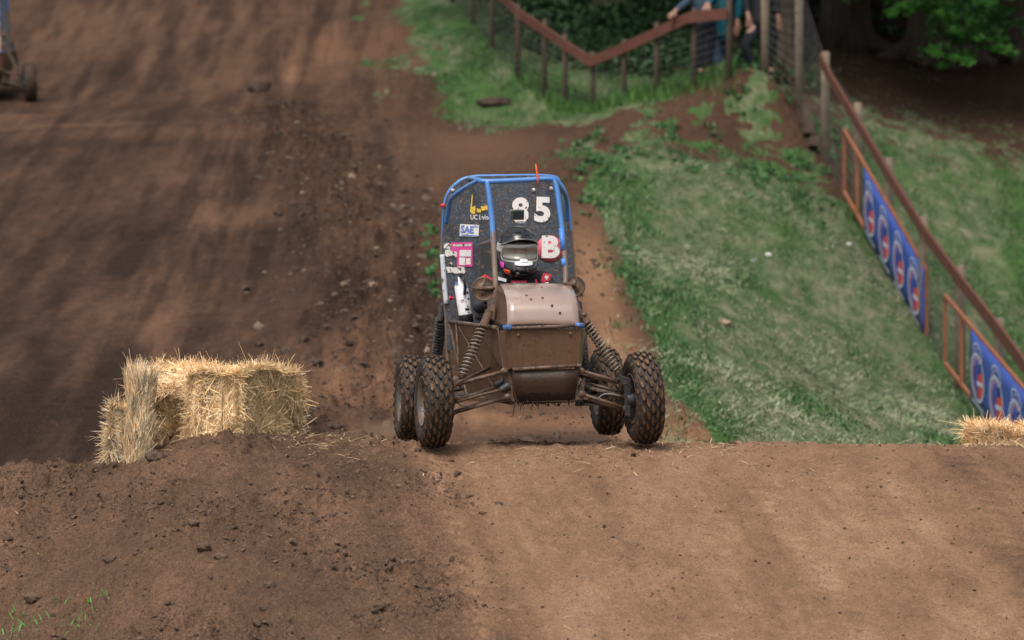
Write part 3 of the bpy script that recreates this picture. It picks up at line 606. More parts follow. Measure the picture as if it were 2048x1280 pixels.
    b.tube(catmull([L(x_, y_, 1.055) for x_, y_ in hoop], 4), .0135); b.build('rear_roll_hoop', M['blue'], root)
    b = B(); b.tube(catmull([L(x_, y_, ly) for x_, y_, ly in [(958, 361, .50), (930, 376, .66), (904, 396, .85), (897, 420, .94), (892, 446, 1.0)]], 6), .015)
    b.tube(catmull([L(x_, y_, ly) for x_, y_, ly in [(1108, 361, .47), (1120, 374, .66), (1131, 392, .86), (1134, 415, .95), (1135, 440, 1.0)]], 6), .014)
    b.tube(catmull([L(956, 360, .50), L(973, 363, .455), L(1040, 360.5, .45), L(1095, 357.5, .45), L(1109, 360, .455)], 5), .0165)
    b.tube([L(938, 356, 1.02), L(960, 360, .5)], .013); b.tube([L(1095, 355, 1.02), L(1104, 358, .47)], .013); b.build('roof_tube', M['blue'], root)
    b = B(); b.tube(catmull([L(x_, y_, ly) for x_, y_, ly in [(974, 362, .455), (978.5, 395, .43), (983.5, 440, .40), (987, 490, .355), (989, 530, .32), (991, 572, .28), (992, 600, .28)]], 5), [.0175]*31); b.build('windscreen_pillar', M['blue'], root)
    b = B(); b.tube(catmull([L(x_, y_, ly) for x_, y_, ly in [(1107, 358, .455), (1113, 375, .44), (1118, 410, .415), (1123, 450, .39), (1128, 500, .35), (1131, 540, .31), (1131, 569, .28)]], 5), [.0165]*31); b.build('windscreen_pillar', M['blue'], root)
    b = B(); b.tube([L(1122.5, 457, .383), L(1126.5, 500, .345)], .0172); b.tube([L(1127, 518, .33), L(1129, 532, .318)], .0170); b.build('pillar_wrap', spot_mat('blue_wrap', (.05, .20, .62), .60), root)
    b = B(); b.tube(catmull([L(884.5, 509, 1.04), L(887, 540, 1.035), L(889.5, 575, 1.03), L(893, 608, 1.025)], 4), .0165); b.build('padded_tube', M['white_tube'], root)
    b = B(); b.tube([L(991, 585, .29), L(987, 640, .24)], .020); b.hexa(*[[L(x_, y_, ly) for x_, y_, ly in q] for q in ([(974, 600, .24), (990, 590, .26), (989, 642, .2), (975, 628, .2)], [(974, 600, .26), (990, 590, .28), (989, 642, .22), (975, 628, .22)])]); b.build('shock_mount', M['clay_tube'], root)
    for x_, y_ in ((1067, 380), (1102, 377), (901, 528), (919, 383), (906, 380)): MB().lathe([(0, .0125), (.012, .011), (.014, 0)], L(x_, y_, 1.03), (0, -1, 0), 12).build('panel_bolt', M['wht_dirty'], fw)
    # --- markings on the firewall
    yw = 1.026
    def tx(t, x0, x1, y0, y1, mt, name, bold=0, rot=0, lift=.002, par=fw):
        O = L(x0, y1, yw); w_ = (L(x1, y1, yw)-O).length; h_ = (L(x0, y0, yw)-O).length; c_, s_ = math.cos(rot), math.sin(rot)
        return text_part(t, name, mt, par, O, (c_, 0, s_), (-s_, 0, c_), w_, h_, (0, -1, 0), bold, lift)
    def rect(x0, x1, y0, y1, mt, name, lift, rot=0, par=fw, jag=0):
        O = L(x0, y1, yw)+Vector((0, -lift, 0)); w_ = (L(x1, y1, yw)-L(x0, y1, yw)).length; h_ = (L(x0, y0, yw)-L(x0, y1, yw)).length
        ux = Vector((math.cos(rot), 0, math.sin(rot))); uy = Vector((-math.sin(rot), 0, math.cos(rot))); r2 = random.Random(int(x0*7+y0))
        P_ = []
        for (a0, b0), (a1, b1) in zip([(0, 0), (1, 0), (1, 1), (0, 1)], [(1, 0), (1, 1), (0, 1), (0, 0)]):
            for q in range(5 if jag else 1):
                t = q/(5 if jag else 1); P_.append(O+ux*((a0+(a1-a0)*t)*w_+(r2.uniform(-jag, jag) if jag else 0))+uy*((b0+(b1-b0)*t)*h_+(r2.uniform(-jag, jag) if jag else 0)))
        bb = MB(); bb.plate(P_, (0, -.0008, 0)); return bb.build(name, mt, par)
    tx('8', 1022, 1057, 394, 445, M['wht'], 'number_digit', .045, R(-2)); tx('5', 1068, 1100, 393, 444, M['wht'], 'number_digit', .045, R(-2))
    b = B(); b.lathe([(0, .084), (.001, .084), (.001, 0)], L(1099, 497, yw)+Vector((0, -.001, 0)), (0, -1, 0), 40); dc = b.build('class_disc', M['red'], fw)
    tx('B', 1083, 1119, 471, 516, M['wht'], 'class_letter', .05, R(-1), .004)
    st = rect(919, 957, 448, 472, M['wht'], 'white_sticker', .001, R(-3)); tx('SAE', 921, 947, 451, 466, M['blu_v'], 'sticker_lettering', .04, R(-3), .004, st)
    tx('BAJA', 948, 957, 451, 456, M['blu_v'], 'sticker_lettering', .01, R(-3), .004, st)
    rect(923, 955, 469, 471, M['blu_v'], 'sticker_line', .003, R(-3), st)
    rect(902, 945, 485, 503, M['pink'], 'magenta_sticker', .001, R(1)); st = rect(914, 945, 496, 533, M['pink'], 'magenta_sticker', .0016, R(0))
    rect(919, 942, 500, 513, M['wht'], 'sticker_panel', .004, 0, st); rect(918, 930, 515, 530, M['wht'], 'sticker_panel', .004, 0, st); rect(932, 941, 516, 529, M['wht'], 'sticker_panel', .004, 0, st)
    rect(906, 942, 488.5, 493, M['wht_dirty'], 'sticker_line', .003, R(1))
    rect(887, 900, 486, 497, M['wht_dirty'], 'torn_sticker', .001, R(-8), fw, .004); rect(889, 914, 499, 511, M['wht_dirty'], 'torn_sticker', .001, R(-10), fw, .005); rect(893, 930, 534, 546, M['wht_dirty'], 'torn_sticker', .001, R(1), fw, .006)
    tx('UC Irvine', 941, 981, 429, 439, M['wht'], 'white_lettering', .02, R(-1))
    rect(940, 942.5, 390, 424, M['yel'], 'yellow_stripe', .001, R(-6)); rect(943, 951, 413, 427, M['yel'], 'yellow_patch', .001, R(5), fw, .004); rect(953, 962, 417, 424, M['yel'], 'yellow_patch', .0014, R(-8), fw, .003); rect(964, 975, 412, 422, M['yel'], 'yellow_patch', .001, R(12), fw, .004)
    # --- zip tie whip, cut-off switches, mirrors
    b = B(); b.tube([L(1074.5, 366, .43), L(1076, 358, .43), L(1073, 340, .43), L(1071.5, 328, .43)], [.005, .006, .006, .003], 6); b.build('cable_tie', mat('orange_plastic', (.85, .12, .02), .4), root)
    b = B(); b.lathe([(0, .012), (.02, .012), (.02, 0)], L(888, 411, 1.03), (-1, -.3, 0), 12); b.build('reflector', mat('red_plastic', (.6, .02, .02), .4), root); b = MB(); b.lathe([(0, .014), (.012, .014), (.014, .006), (.03, .006)], L(899, 596, .96), (1, -.2, 0), 12); b.build('kill_switch', mat('red_plastic', (.6, .02, .02), .4), root)
    for cx, cy, rr_, lx in ((967, 578, .074, 990), (1150, 573, .064, 1132)):
        b = B(); c0 = L(cx, cy, .30); b.lathe([(-.012, 0), (-.012, rr_*.45), (-.008, rr_*.5), (-.006, rr_*.90), (-.010, rr_*.97), (.004, rr_), (.02, rr_*.9), (.045, rr_*.4), (.05, 0)], c0, (.10 if cx < 1000 else .35, 1, 0), 32)
        mm = b.build('round_mirror', M['clay_tube'], root)
        b = B(); b.tube([c0+Vector((0, -.016, .005)), L(lx, cy-2 if cx < 1000 else cy-6, .27)], [.012, .013], 8); b.tube([c0+Vector((rr_*.1, -.012, rr_*.9)), c0+Vector((0, -.016, 0))], .004, 6); b.tube([c0+Vector((-rr_*.9, -.012, rr_*.1)), c0+Vector((0, -.016, 0))], .004, 6); b.build('bracket', M['clay_tube'], mm)
    # --- seat
    b = B(); b.hexa([L(958, 486, .93), L(990, 474, .93), L(1000, 640, .85), L(950, 640, .85)], [L(958, 486, 1.0), L(990, 474, 1.0), L(1000, 640, .98), L(950, 640, .98)]); b.hexa([(-.22, .72, .40), (.22, .72, .40), (.22, .95, .85), (-.22, .95, .85)], [(-.22, .80, .38), (.22, .80, .38), (.22, 1.0, .83), (-.22, 1.0, .83)]); b.hexa([(-.22, .45, .33), (.22, .45, .33), (.22, .85, .36), (-.22, .85, .36)], [(-.22, .45, .40), (.22, .45, .40), (.22, .85, .44), (-.22, .85, .44)])
    b.build('seat', M['black'], root, bevel=.012)
    b = B()
    cst = L(1055, 606, .42); u = Vector((1, 0, 0)); v = Vector((0, .35, .94))
    b.tube([cst+(u*math.cos(a)+v*math.sin(a))*.12 for a in [i*math.pi/10 for i in range(21)]], .012, 8, caps=False); b.tube([cst, cst+Vector((0, -.35, -.12))], .012); b.tube([cst-u*.12, cst+u*.12], .009); b.build('steering_wheel', M['black'], root)
    # --- engine block and fuel tank behind the firewall
    b = B(); b.box((-.02, 1.32, .52), (.34, .32, .34)); b.lathe([(0, .13), (.06, .13), (.08, .10), (.08, 0)], (.15, 1.32, .55), (1, 0, 0), 24); b.lathe([(0, .05), (.22, .05), (.22, 0)], (-.18, 1.28, .62), (-.2, .3, 1), 16); b.build('engine', M['black'], root, bevel=.02)
    b = B(); b.box((-.10, 1.22, .90), (.30, .16, .20)); b.lathe([(0, .03), (.03, .03), (.03, 0)], (-.10, 1.22, 1.0), (0, 0, 1), 16); b.build('fuel_tank', M['black'], root, bevel=.02)
    # --- extinguisher
    a0, a1 = L(931, 630, .80), L(921, 563, .80); ax = (a1-a0); Ln = ax.length
    b = B(); b.lathe([(0, .043), (Ln*.86, .043), (Ln*.97, .030), (Ln, .014), (Ln+.03, .013), (Ln+.03, 0)], a0, ax, 28); ex = b.build('fire_extinguisher', mud_mat('white_steel', (.74, .74, .77), .3, amount=.56, mud=(.17, .10, .07), scale=17), root)
    bp = mat('black_plastic', (.012, .012, .014), .45)
    b = B(); b.lathe([(-.085, 0), (-.085, .042), (.0, .045), (.004, .044)], a0, ax, 28); b.build('bottom_cap', bp, ex)
    b = B(); b.tube(catmull([a1+Vector((0, -.01, .03)), a1+Vector((0, -.03, .03)), L(927, 558, .74), L(930, 572, .74), L(929, 590, .745)], 4), .009, 8); b.build('hose', bp, ex)
    b = B(); b.box(a1+Vector((.0, -.02, .04)), (.02, .07, .025)); b.build('valve', bp, ex)
    axn = ax.normalized(); b = B()
    for (px_, py_, w_, h_, mi) in ((912, 568, .024, .020, 0), (933, 571, .022, .022, 0), (934, 584, .020, .016, 1), (936, 596, .02, .01, 1), (933, 618, .028, .016, 1), (936, 624, .016, .01, 0)):
        p = L(px_, py_, .80); q = a0+axn*((p-a0).dot(axn)); dr = Vector((p.x-q.x, 0, 0)).length*(1 if p.x > q.x else -1); an = math.asin(max(-.95, min(.95, dr/.0435)))
        da = w_/.0435/2; rows = [[q+axn*hh+Vector((math.sin(an+s_*da), -math.cos(an+s_*da), 0))*.0442 for s_ in (-1, -.3, .3, 1)] for hh in (-h_/2, h_/2)]; MB().grid(rows, 0).build('label_patch', INK if mi else M['blu_v'], ex)
    # --- suspension
    def rod(pts, r_, mt, name, seg=10): bb = MB(); bb.tube(pts, r_, seg); return bb.build(name, mt, root)
    def boot(p, d, r_=.026, n=6, ln=.07):
        bb = MB(); pr = []
        for i in range(n): pr += [(i*ln/n, r_*(1-.045*i)), ((i+.5)*ln/n, r_*(.80-.04*i))]
        bb.lathe([(0, 0)]+pr+[(ln, 0)], p, d, 18); return bb.build('axle_boot', M['dark_hub'], root)
    ct = M['clay_tube']
    def arm(a, a2, e, r_, name='control_arm'):
        bb = MB(); bb.tube([a, e], r_, 10); bb.tube([a2, e], r_*.9, 10)
        d = (Vector(e)-Vector(a)).normalized()
        for q in (a, e): bb.lathe([(-.02, .0), (-.02, .022), (.02, .022), (.02, 0)], q, (0, 1, 0), 14)
        return bb.build(name, ct, root)
    arm(L(1008, 743, -.03), L(980, 735, .30), L(905, 771, 0), .0125); arm(L(1015, 794, -.02), L(985, 800, .32), L(903, 826, 0), .0135)
    arm(L(1162, 742, -.03), L(1160, 752, .30), L(1246, 766, 0), .0120); arm(L(1163, 788, -.02), L(1160, 800, .32), L(1252, 817, 0), .0125)
    rod([L(1000, 771, .03), L(904, 803, .02)], .0105, ct, 'drive_shaft'); boot(L(1008, 762, .03), L(996, 768, .03)-L(1008, 762, .03), .024)
    rod([L(1004, 779, -.05), L(960, 790, -.04), L(900, 808, -.03)], .0085, ct, 'tie_rod'); boot(L(1018, 771, -.03), L(998, 782, -.03)-L(1018, 771, -.03), .030, 6, .065)
    rod([L(1166, 772, .02), L(1262, 799, .02)], .0145, ct, 'drive_shaft'); boot(L(1246, 792, .02), L(1268, 800, .02)-L(1246, 792, .02), .030, 6, .065); boot(L(1160, 768, .02), L(1180, 775, .02)-L(1160, 768, .02), .022)
    rod([L(1170, 765, .10), L(1258, 788, .06)], .0085, ct, 'tie_rod')
    rod(catmull([L(1196, 797, 0), L(1206, 789, -.01), L(1222, 788, -.01), L(1240, 792, 0)], 4), .003, mat('brake_hose', (.25, .28, .33), .4), 'brake_line', 6)
    rod(catmull([L(915, 806, -.02), L(926, 812, -.03), L(942, 811, -.03), L(960, 806, -.01)], 4), .003, M['black'], 'brake_line', 6)
    for x0, sx in ((893, 1), (1262, -1)):     # knuckles
        bb = MB(); bb.hexa([L(x0, 762, -.04), L(x0+14*sx, 768, -.04), L(x0+12*sx, 832, -.04), L(x0, 836, -.04)], [L(x0, 762, .05), L(x0+14*sx, 768, .05), L(x0+12*sx, 832, .05), L(x0, 836, .05)]); bb.lathe([(-.03, .0), (-.03, .05), (.03, .05), (.03, 0)], L(x0, 800, 0), (1, 0, 0), 20); bb.build('knuckle', M['dark_hub'], root, bevel=.006)
    bb = MB()
    bb.hexa([L(1236, 748, -.04), L(1262, 757, -.04), L(1266, 780, -.04), L(1242, 768, -.04)], [L(1236, 748, .03), L(1262, 757, .03), L(1266, 780, .03), L(1242, 768, .03)]); bb.build('knuckle', M['dark_hub'], root, bevel=.006)
    bb = MB(); bb.hexa([L(1160, 770, -.03), L(1170, 752, -.03), L(1168, 800, -.03), L(1150, 800, -.03)], [L(1160, 770, .06), L(1170, 752, .06), L(1168, 800, .06), L(1150, 800, .06)]); bb.build('arm_bracket', ct, root, bevel=.004)
    bb = MB(); bb.hexa([L(1006, 728, -.02), L(1022, 732, -.02), L(1028, 804, -.02), L(1012, 800, -.02)], [L(1006, 728, .06), L(1022, 732, .06), L(1028, 804, .06), L(1012, 800, .06)]); bb.build('arm_bracket', ct, root, bevel=.004)
    def shock(top, bot, rc, turns, mt, upper=.22, rw=.0055, rt_=.022):
        top = Vector(top); bot = Vector(bot); d = (bot-top); n_ = d.normalized(); Ls = d.length; u = n_.orthogonal().normalized(); w_ = n_.cross(u)
        s_ = MB(); s_.lathe([(0, 0), (0, rt_), (Ls*upper, rt_), (Ls*upper, rt_*1.25), (Ls*upper+.014, rt_*1.25), (Ls*upper+.014, .015), (Ls*.93, .012), (Ls*.93, rt_*1.1), (Ls*.97, rt_*1.0), (Ls, .014), (Ls+.012, 0)], top, n_, 20)
        o = s_.build('shock_absorber', M['clay_tube'] if mt is M['coil'] else M['black'], root)
        pts = []; z0, z1 = Ls*upper+.012, Ls*.95; st_ = turns*14
        for i in range(st_+1):
            a = 2*math.pi*i/14; pts.append(top+n_*(z0+(z1-z0)*i/st_)+(u*math.cos(a)+w_*math.sin(a))*rc)
        c_ = MB(); c_.tube(pts, rw, 6); c_.build('coil_spring', mt, o); return o
    shock(L(979, 622, .12), L(922, 756, -.02), .029, 13, M['coil'], .22, .0058, .025); shock(L(1162, 628, .12), L(1237, 746, -.02), .028, 14, M['coil'], .14, .0056, .018)
    bb = MB(); bb.tube([L(1152, 610, .15), L(1163, 632, .12), L(1173, 628, .10)], [.012, .02, .014], 10); bb.build('shock_mount', ct, root)
    shock(L(886, 606, 1.10), L(873, 716, 1.42), .031, 13, M['shock'], .26, .0065, .024); shock(L(1156, 606, 1.10), L(1169, 742, 1.42), .031, 13, M['shock'], .26, .0065, .024)
    rod([L(884, 600, 1.08), L(893, 604, 1.06)], .01, M['black'], 'shock_mount')
    for a, e in ((L(940, 790, .95), L(850, 795, 1.47)), (L(960, 770, 1.3), L(850, 790, 1.5)), (L(1145, 790, .95), L(1190, 785, 1.45)), (L(1130, 770, 1.3), L(1195, 782, 1.5)), (L(1168, 757, 1.2), L(1200, 770, 1.5))): rod([a, e], .016, M['black'], 'trailing_arm')
    bb = MB(); bb.hexa([L(1150, 800, .10), L(1190, 806, .5), L(1196, 812, .5), L(1150, 812, .10)], [L(1150, 800, .5), L(1190, 800, .9), L(1196, 806, .9), L(1150, 806, .5)]); bb.build('skid_plate', M['dark_hub'], root)
    # mud hanging under the belly
    bb = MB(); r2 = random.Random(5)
    for i in range(60):
        x_ = r2.uniform(1028, 1168); p = L(x_, 803+max(0, x_-1150)*.25, r2.uniform(-.02, .3)); ln = r2.choice([.006, .008, .01, .014, .02, .03]); bb.tube([p+Vector((0, 0, .012)), p+Vector((r2.gauss(0, .003), 0, -ln*.5)), p+Vector((r2.gauss(0, .008), 0, -ln))], [.008, .004, .001], 5)
    for x_, ln in ((1030, .085), (1044, .05), (1066, .05)): p = L(x_, 804, 0); bb.tube([p, p+Vector((-.006, 0, -ln*.5)), p+Vector((-.012, 0, -ln))], [.006, .0035, .002], 5)
    bb.build('hanging_mud', mat('dark_mud', (.028, .018, .014), .6), root)['kind'] = 'stuff'
    return root
buggy = make_buggy()
tag(buggy, 'muddy blue-framed off-road buggy number 85 cresting the dirt jump in the centre', 'buggy', 'off-road buggies on the course')
# ---------------------------------------------------------------- people
def skin(name, J, E, mt, parent=None, sub=2, root=0):
    """J: list of (point, radius); E: edges; one continuous skinned surface"""
    me = bpy.data.meshes.new(name); me.from_pydata([tuple(p) for p, r_ in J], E, []); me.materials.append(mt)
    o = bpy.data.objects.new(name, me); COL.objects.link(o)
    if parent: o.parent = parent
    sk = o.modifiers.new('skin', 'SKIN'); sk.use_smooth_shade = True
    for i, (p, r_) in enumerate(J):
        v = me.skin_vertices[0].data[i]; v.radius = (r_, r_) if not isinstance(r_, tuple) else r_; v.use_root = (i == root)
    s = o.modifiers.new('sub', 'SUBSURF'); s.levels = sub; s.render_levels = sub
    return o
def hand(J, E, wrist, i_w, fwd, side, up, curl=.6, s=1.0):
    """palm and five separate bent fingers grown from the wrist joint"""
    fwd = Vector(fwd).normalized(); side = Vector(side).normalized(); up = Vector(up).normalized(); wrist = Vector(wrist)
    pm = len(J); J.append((wrist+fwd*.045*s, .022*s)); E.append((i_w, pm))
    for k, (off, ln) in enumerate(((-.030, .070), (-.010, .080), (.011, .075), (.030, .060))):
        a = len(J); p0 = wrist+fwd*.085*s+side*off*s; J.append((p0, .0095*s)); E.append((pm, a)); p1 = p0+(fwd*math.cos(curl)-up*math.sin(curl))*ln*.5*s; J.append((p1, .0088*s)); E.append((a, a+1))
        p2 = p1+(fwd*math.cos(curl*2.2)-up*math.sin(curl*2.2))*ln*.5*s; J.append((p2, .0078*s)); E.append((a+1, a+2))
    a = len(J); p0 = wrist+fwd*.035*s-side*.038*s; J.append((p0, .011*s)); E.append((i_w, a)); J.append((p0+(fwd*.8-side*.45-up*.5).normalized()*.035*s, .0095*s)); E.append((a, a+1)); J.append((p0+(fwd*.9-side*.2-up*.8).normalized()*.062*s, .008*s)); E.append((a+1, a+2))
BLKCLOTH = mud_mat('race_suit', (.016, .016, .020), .75, amount=.60, mud=(.07, .05, .045), scale=12)
def make_driver():
    root = empty('person', T0, YAW)
    S = L(1035, 551, .82)          # base of the neck
    def q(dx, dy, dz): return (S.x+dx, S.y+dy, S.z+dz)
    J = [(q(0, .0, -.52), (.15, .12)), (q(0, .03, -.30), (.145, .11)), (q(0, .02, -.10), (.17, .11)), (q(0, 0, -.0), .075), (q(0, -.02, .09), .06), (q(0, -.02, .17), .08)]
    E = [(0, 1), (1, 2), (2, 3), (3, 4), (4, 5)]
    for sgn, hnd in ((-1, L(975, 606, .44)), (1, L(1120, 606, .44))):
        a = len(J); J += [(q(sgn*.17, .0, -.025), .062), (q(sgn*.26, -.12, -.20), .050), (tuple(hnd), .030)]
        E += [(2, a), (a, a+1), (a+1, a+2)]
        hand(J, E, hnd, a+2, (-sgn*.25, -.9, .1), (.1, .1, 1), (-sgn, 0, 0), .8, 1.05)
    for sgn in (-1, 1):
        a = len(J); J += [(q(sgn*.10, -.06, -.54), .085), (q(sgn*.15, -.42, -.36), .065), (q(sgn*.12, -.78, -.50), .045), (q(sgn*.12, -.86, -.44), .035)]
        E += [(0, a), (a, a+1), (a+1, a+2), (a+2, a+3)]
    skin('race_suit', J, E, BLKCLOTH, root)
    redm = spot_mat('red_patch', (.62, .03, .06), .66); whm = spot_mat('white_patch', (.72, .70, .70), .62)
    b = MB()
    for pts in ([(960, 555), (971, 549), (986, 558), (983, 569), (964, 565)], [(1081, 562), (1087, 546), (1103, 549), (1100, 561), (1086, 566)]): b.plate([L(x_, y_, .70) for x_, y_ in pts], (0, .012, 0))
    for pts in ([(1022, 561), (1054, 561), (1054, 575), (1022, 575)], [(1070, 559), (1074, 559), (1075, 567), (1071, 567)]): b.plate([L(x_, y_, .66) for x_, y_ in pts], (0, .012, 0))
    b.build('collar_patch', redm, root, bevel=.003)
    b = MB()
    for pts, ly in (([(966, 555.5), (972, 555), (980, 562), (978, 565), (969, 561)], .698), ([(1088, 557), (1091, 550.5), (1098, 552.5), (1093, 560)], .698), ([(996, 553), (1013, 558), (1012, 564), (996, 560)], .66), ([(1090, 565), (1097, 564), (1097, 568), (1090, 568)], .66)): b.plate([L(x_, y_, ly) for x_, y_ in pts], (0, .004, 0))
    b.build('collar_patch', whm, root)
    b = MB()
    for i in range(9): x_ = 1026+i*3; b.plate([L(x_, 565+(i % 3)*.5, .657), L(x_+2, 565, .657), L(x_+2, 571, .657), L(x_, 571, .657)], (0, .002, 0))
    b.build('name_stitching', whm, root)
    # helmet, in its own axes: x right, -y forward, z up
    hc = L(1035.5, 501, .76); tilt = Matrix.Rotation(R(10), 3, 'X') @ Matrix.Rotation(R(4), 3, 'Z')
    def hp(x_, y_, z_): return hc+tilt @ Vector((x_*1.04, y_, z_*1.13))
    blk = mat('gloss_black_shell', (.010, .011, .013), .22, coat=.35, coat_r=.15); kk_ = N(blk); kk_.base(kk_.mix(kk_.ramp(kk_.noise(kk_.coord(), 40, 3, .6), [(.60, 0.), (.66, .5)]), (.010, .011, .013), (.12, .09, .08)))
    def shell(az_, z_):
        # az 0 = forward; radius of the shell in direction az at height z (metres)
        t = z_/.135 if z_ > 0 else z_/.165; base = math.sqrt(max(0, 1-min(1, abs(t))**2.3)); rx, ry = .123*base, .148*base
        ca, sa = math.cos(az_), math.sin(az_); r_ = 1/math.sqrt((sa/max(rx, 1e-4))**2+(ca/max(ry, 1e-4))**2)
        chin = math.exp(-((z_+.095)/.055)**2)*max(0, ca)**3*.075
        eye = -math.exp(-((z_-.005)/.038)**4)*max(0, ca)**1.2*.022
        return r_+chin*(1 if base > .2 else base*5)+eye*base
    rows = []
    for i in range(25):
        z_ = -.158+.292*i/24; z_ = min(z_, .1335); row = []
        for j in range(49):
            a = 2*math.pi*j/48; r_ = shell(a, z_); row.append(hp(math.sin(a)*r_, -math.cos(a)*r_, z_))
        rows.append(row)
    b = MB(); b.grid(rows); top = hp(0, 0, .1365); n0 = len(b.v); b.v.append(tuple(top)); bs = 24*49
    for j in range(48): b.f.append((bs+j, bs+j+1, n0)); b.m.append(0); b.sm.append(True)
    hel = b.build('helmet', blk, root)
    def patch(a0, a1, z0, z1, gap, rnd=0, nz=6, na=14, rfix=None):
        rows = []
        for i in range(nz+1):
            v = i/nz; sh = rnd*(1-math.sqrt(max(0, 1-(2*v-1)**4)));  row = []
            for j in range(na+1):
                u = j/na; a = a0+sh+(a1-a0-2*sh)*u; z_ = z0+(z1-z0)*v; r_ = (rfix if rfix else shell(a, z_))+gap; row.append(hp(math.sin(a)*r_, -math.cos(a)*r_, z_))
            rows.append(row)
        return rows
    b = MB(); b.grid(patch(R(-62), R(52), -.038, .052, .010, R(10))); b.build('goggle_frame', mat('white_frame', (.66, .70, .70), .35), hel, solid=.012)
    b = MB(); b.grid(patch(R(-54), R(45), -.028, .042, .022, R(9))); b.build('goggle_lens', mat('mirror_lens', (.30, .28, .25), .22, metal=.6), hel, solid=.004)
    b = MB(); b.grid(patch(R(-100), R(-58), .0, .046, .005, 0)); b.build('goggle_strap', mat('white_strap', (.5, .5, .52), .6), hel, solid=.004)
    b = MB(); b.grid(patch(R(-16), R(20), -.054, -.030, .016, R(8))); b.grid(patch(R(-6), R(10), -.036, -.020, .024, R(3))); b.build('nose_guard', mat('white_guard', (.58, .61, .62), .4), hel, solid=.010)
    b = MB(); b.grid(patch(R(-64), R(-42), -.080, -.048, .007, R(3))); b.build('pink_sticker', mat('pink_vinyl', (.80, .07, .55), .4), hel, solid=.003)
    b = MB(); b.grid(patch(R(-44), R(-24), -.112, -.083, .007, R(3))); b.build('orange_sticker', mat('orange_vinyl', (.85, .12, .03), .4), hel, solid=.003)
    gry = mat('grey_vent', (.20, .21, .22), .4)
    b = MB(); b.grid(patch(R(-30), R(-24), -.135, -.108, .005, R(1))); b.grid(patch(R(-13), R(-7), -.112, -.094, .005, R(1))); b.build('chin_vent', gry, hel, solid=.004)
    b = MB(); b.grid(patch(R(-10), R(11), -.132, -.105, .006, R(4))); b.build('breath_grille', mat('grille', (.006, .006, .007), .7), hel, solid=.006)
    # peak
    rows = []
    for i in range(7):
        v = i/6; row = []
        for j in range(17):
            u = -1+2*j/16; a = u*R(68); wv_ = .128-.012*v; dep = .118+.085*v*(1-.35*u*u); x_ = math.sin(a)*wv_*(1-.10*v); y_ = -math.cos(a)*.118-.085*v*(1-.3*u*u); z_ = .070+.022*v-.034*u*u*(1+.25*v)+.008*math.exp(-(u*3)**2)*(1-v)
            row.append(hp(x_, y_, z_))
        rows.append(row)
    pk = mat('dark_peak', (.17, .175, .19), .35, coat=.3); kk_ = N(pk); kk_.base(kk_.mix(kk_.ramp(kk_.noise(kk_.coord(), 28, 3, .6), [(.55, 0.), (.7, .7)]), (.17, .175, .19), (.20, .14, .11)))
    b = MB(); b.grid(rows); b.build('peak', pk, hel, solid=.006)
    b = MB(); b.grid([[hp(x_*(1-.1*v), -.10+.11*v, .100+.034*v-abs(x_)*.32) for x_ in (-.06, -.03, 0, .03, .06)] for v in (0, .33, .66, 1)]); b.build('top_vent', pk, hel, solid=.010)
    c0 = L(1034.5, 430, .66); b = MB(); b.box(c0, (.084, .034, .062)); cm = b.build('action_camera', mat('camera_case', (.04, .045, .045), .35), hel, bevel=.006)
    b = MB(); b.box(c0+Vector((.004, -.020, .001)), (.062, .006, .048)); b.build('lens_cover', mat('dark_glass', (.008, .015, .014), .06, coat=.5), cm, bevel=.003)
    b = MB(); b.tube([c0+Vector((-.046, -.012, -.028)), c0+Vector((-.046, -.012, .028)), c0+Vector((.0, -.014, .034)), c0+Vector((.044, -.012, .030))], .0028, 6); b.box(c0+Vector((.022, -.004, -.045)), (.04, .022, .014)); b.tube([c0+Vector((-.015, -.01, -.046)), c0+Vector((.055, -.01, -.046))], .005, 6); b.build('camera_mount', mat('mount_plastic', (.30, .31, .31), .4), cm)
    return root
driver = make_driver()
tag(driver, 'driver in black suit, black helmet and white goggles seated in the central buggy', 'person')
def copy_tree(o, parent=None, skip=()):
    c = o.copy(); COL.objects.link(c); c.parent = parent
    for ch in [q for q in bpy.data.objects if q.parent == o and q.name.split('.')[0] not in skip]:
        copy_tree(ch, c, skip)
    return c
skipm = ('number_digit', 'class_disc', 'class_letter', 'white_sticker', 'magenta_sticker', 'torn_sticker', 'white_lettering', 'sticker_line')
b2 = copy_tree(buggy, None, skipm); tag(b2, 'second dark muddy buggy at the far left edge, on the far track')
p2 = at(-30, 205, 62); gx2, gy2 = p2.x, 62.0
pos2 = Vector((gx2, gy2, gz(gx2, gy2)+.01)); b2.location = pos2; b2.rotation_euler = (R(3.5), 0, YAW)
d2 = copy_tree(driver); tag(d2, 'helmeted driver seated in the far left buggy', 'person'); d2.location = pos2; d2.rotation_euler = (R(3.5), 0, YAW)
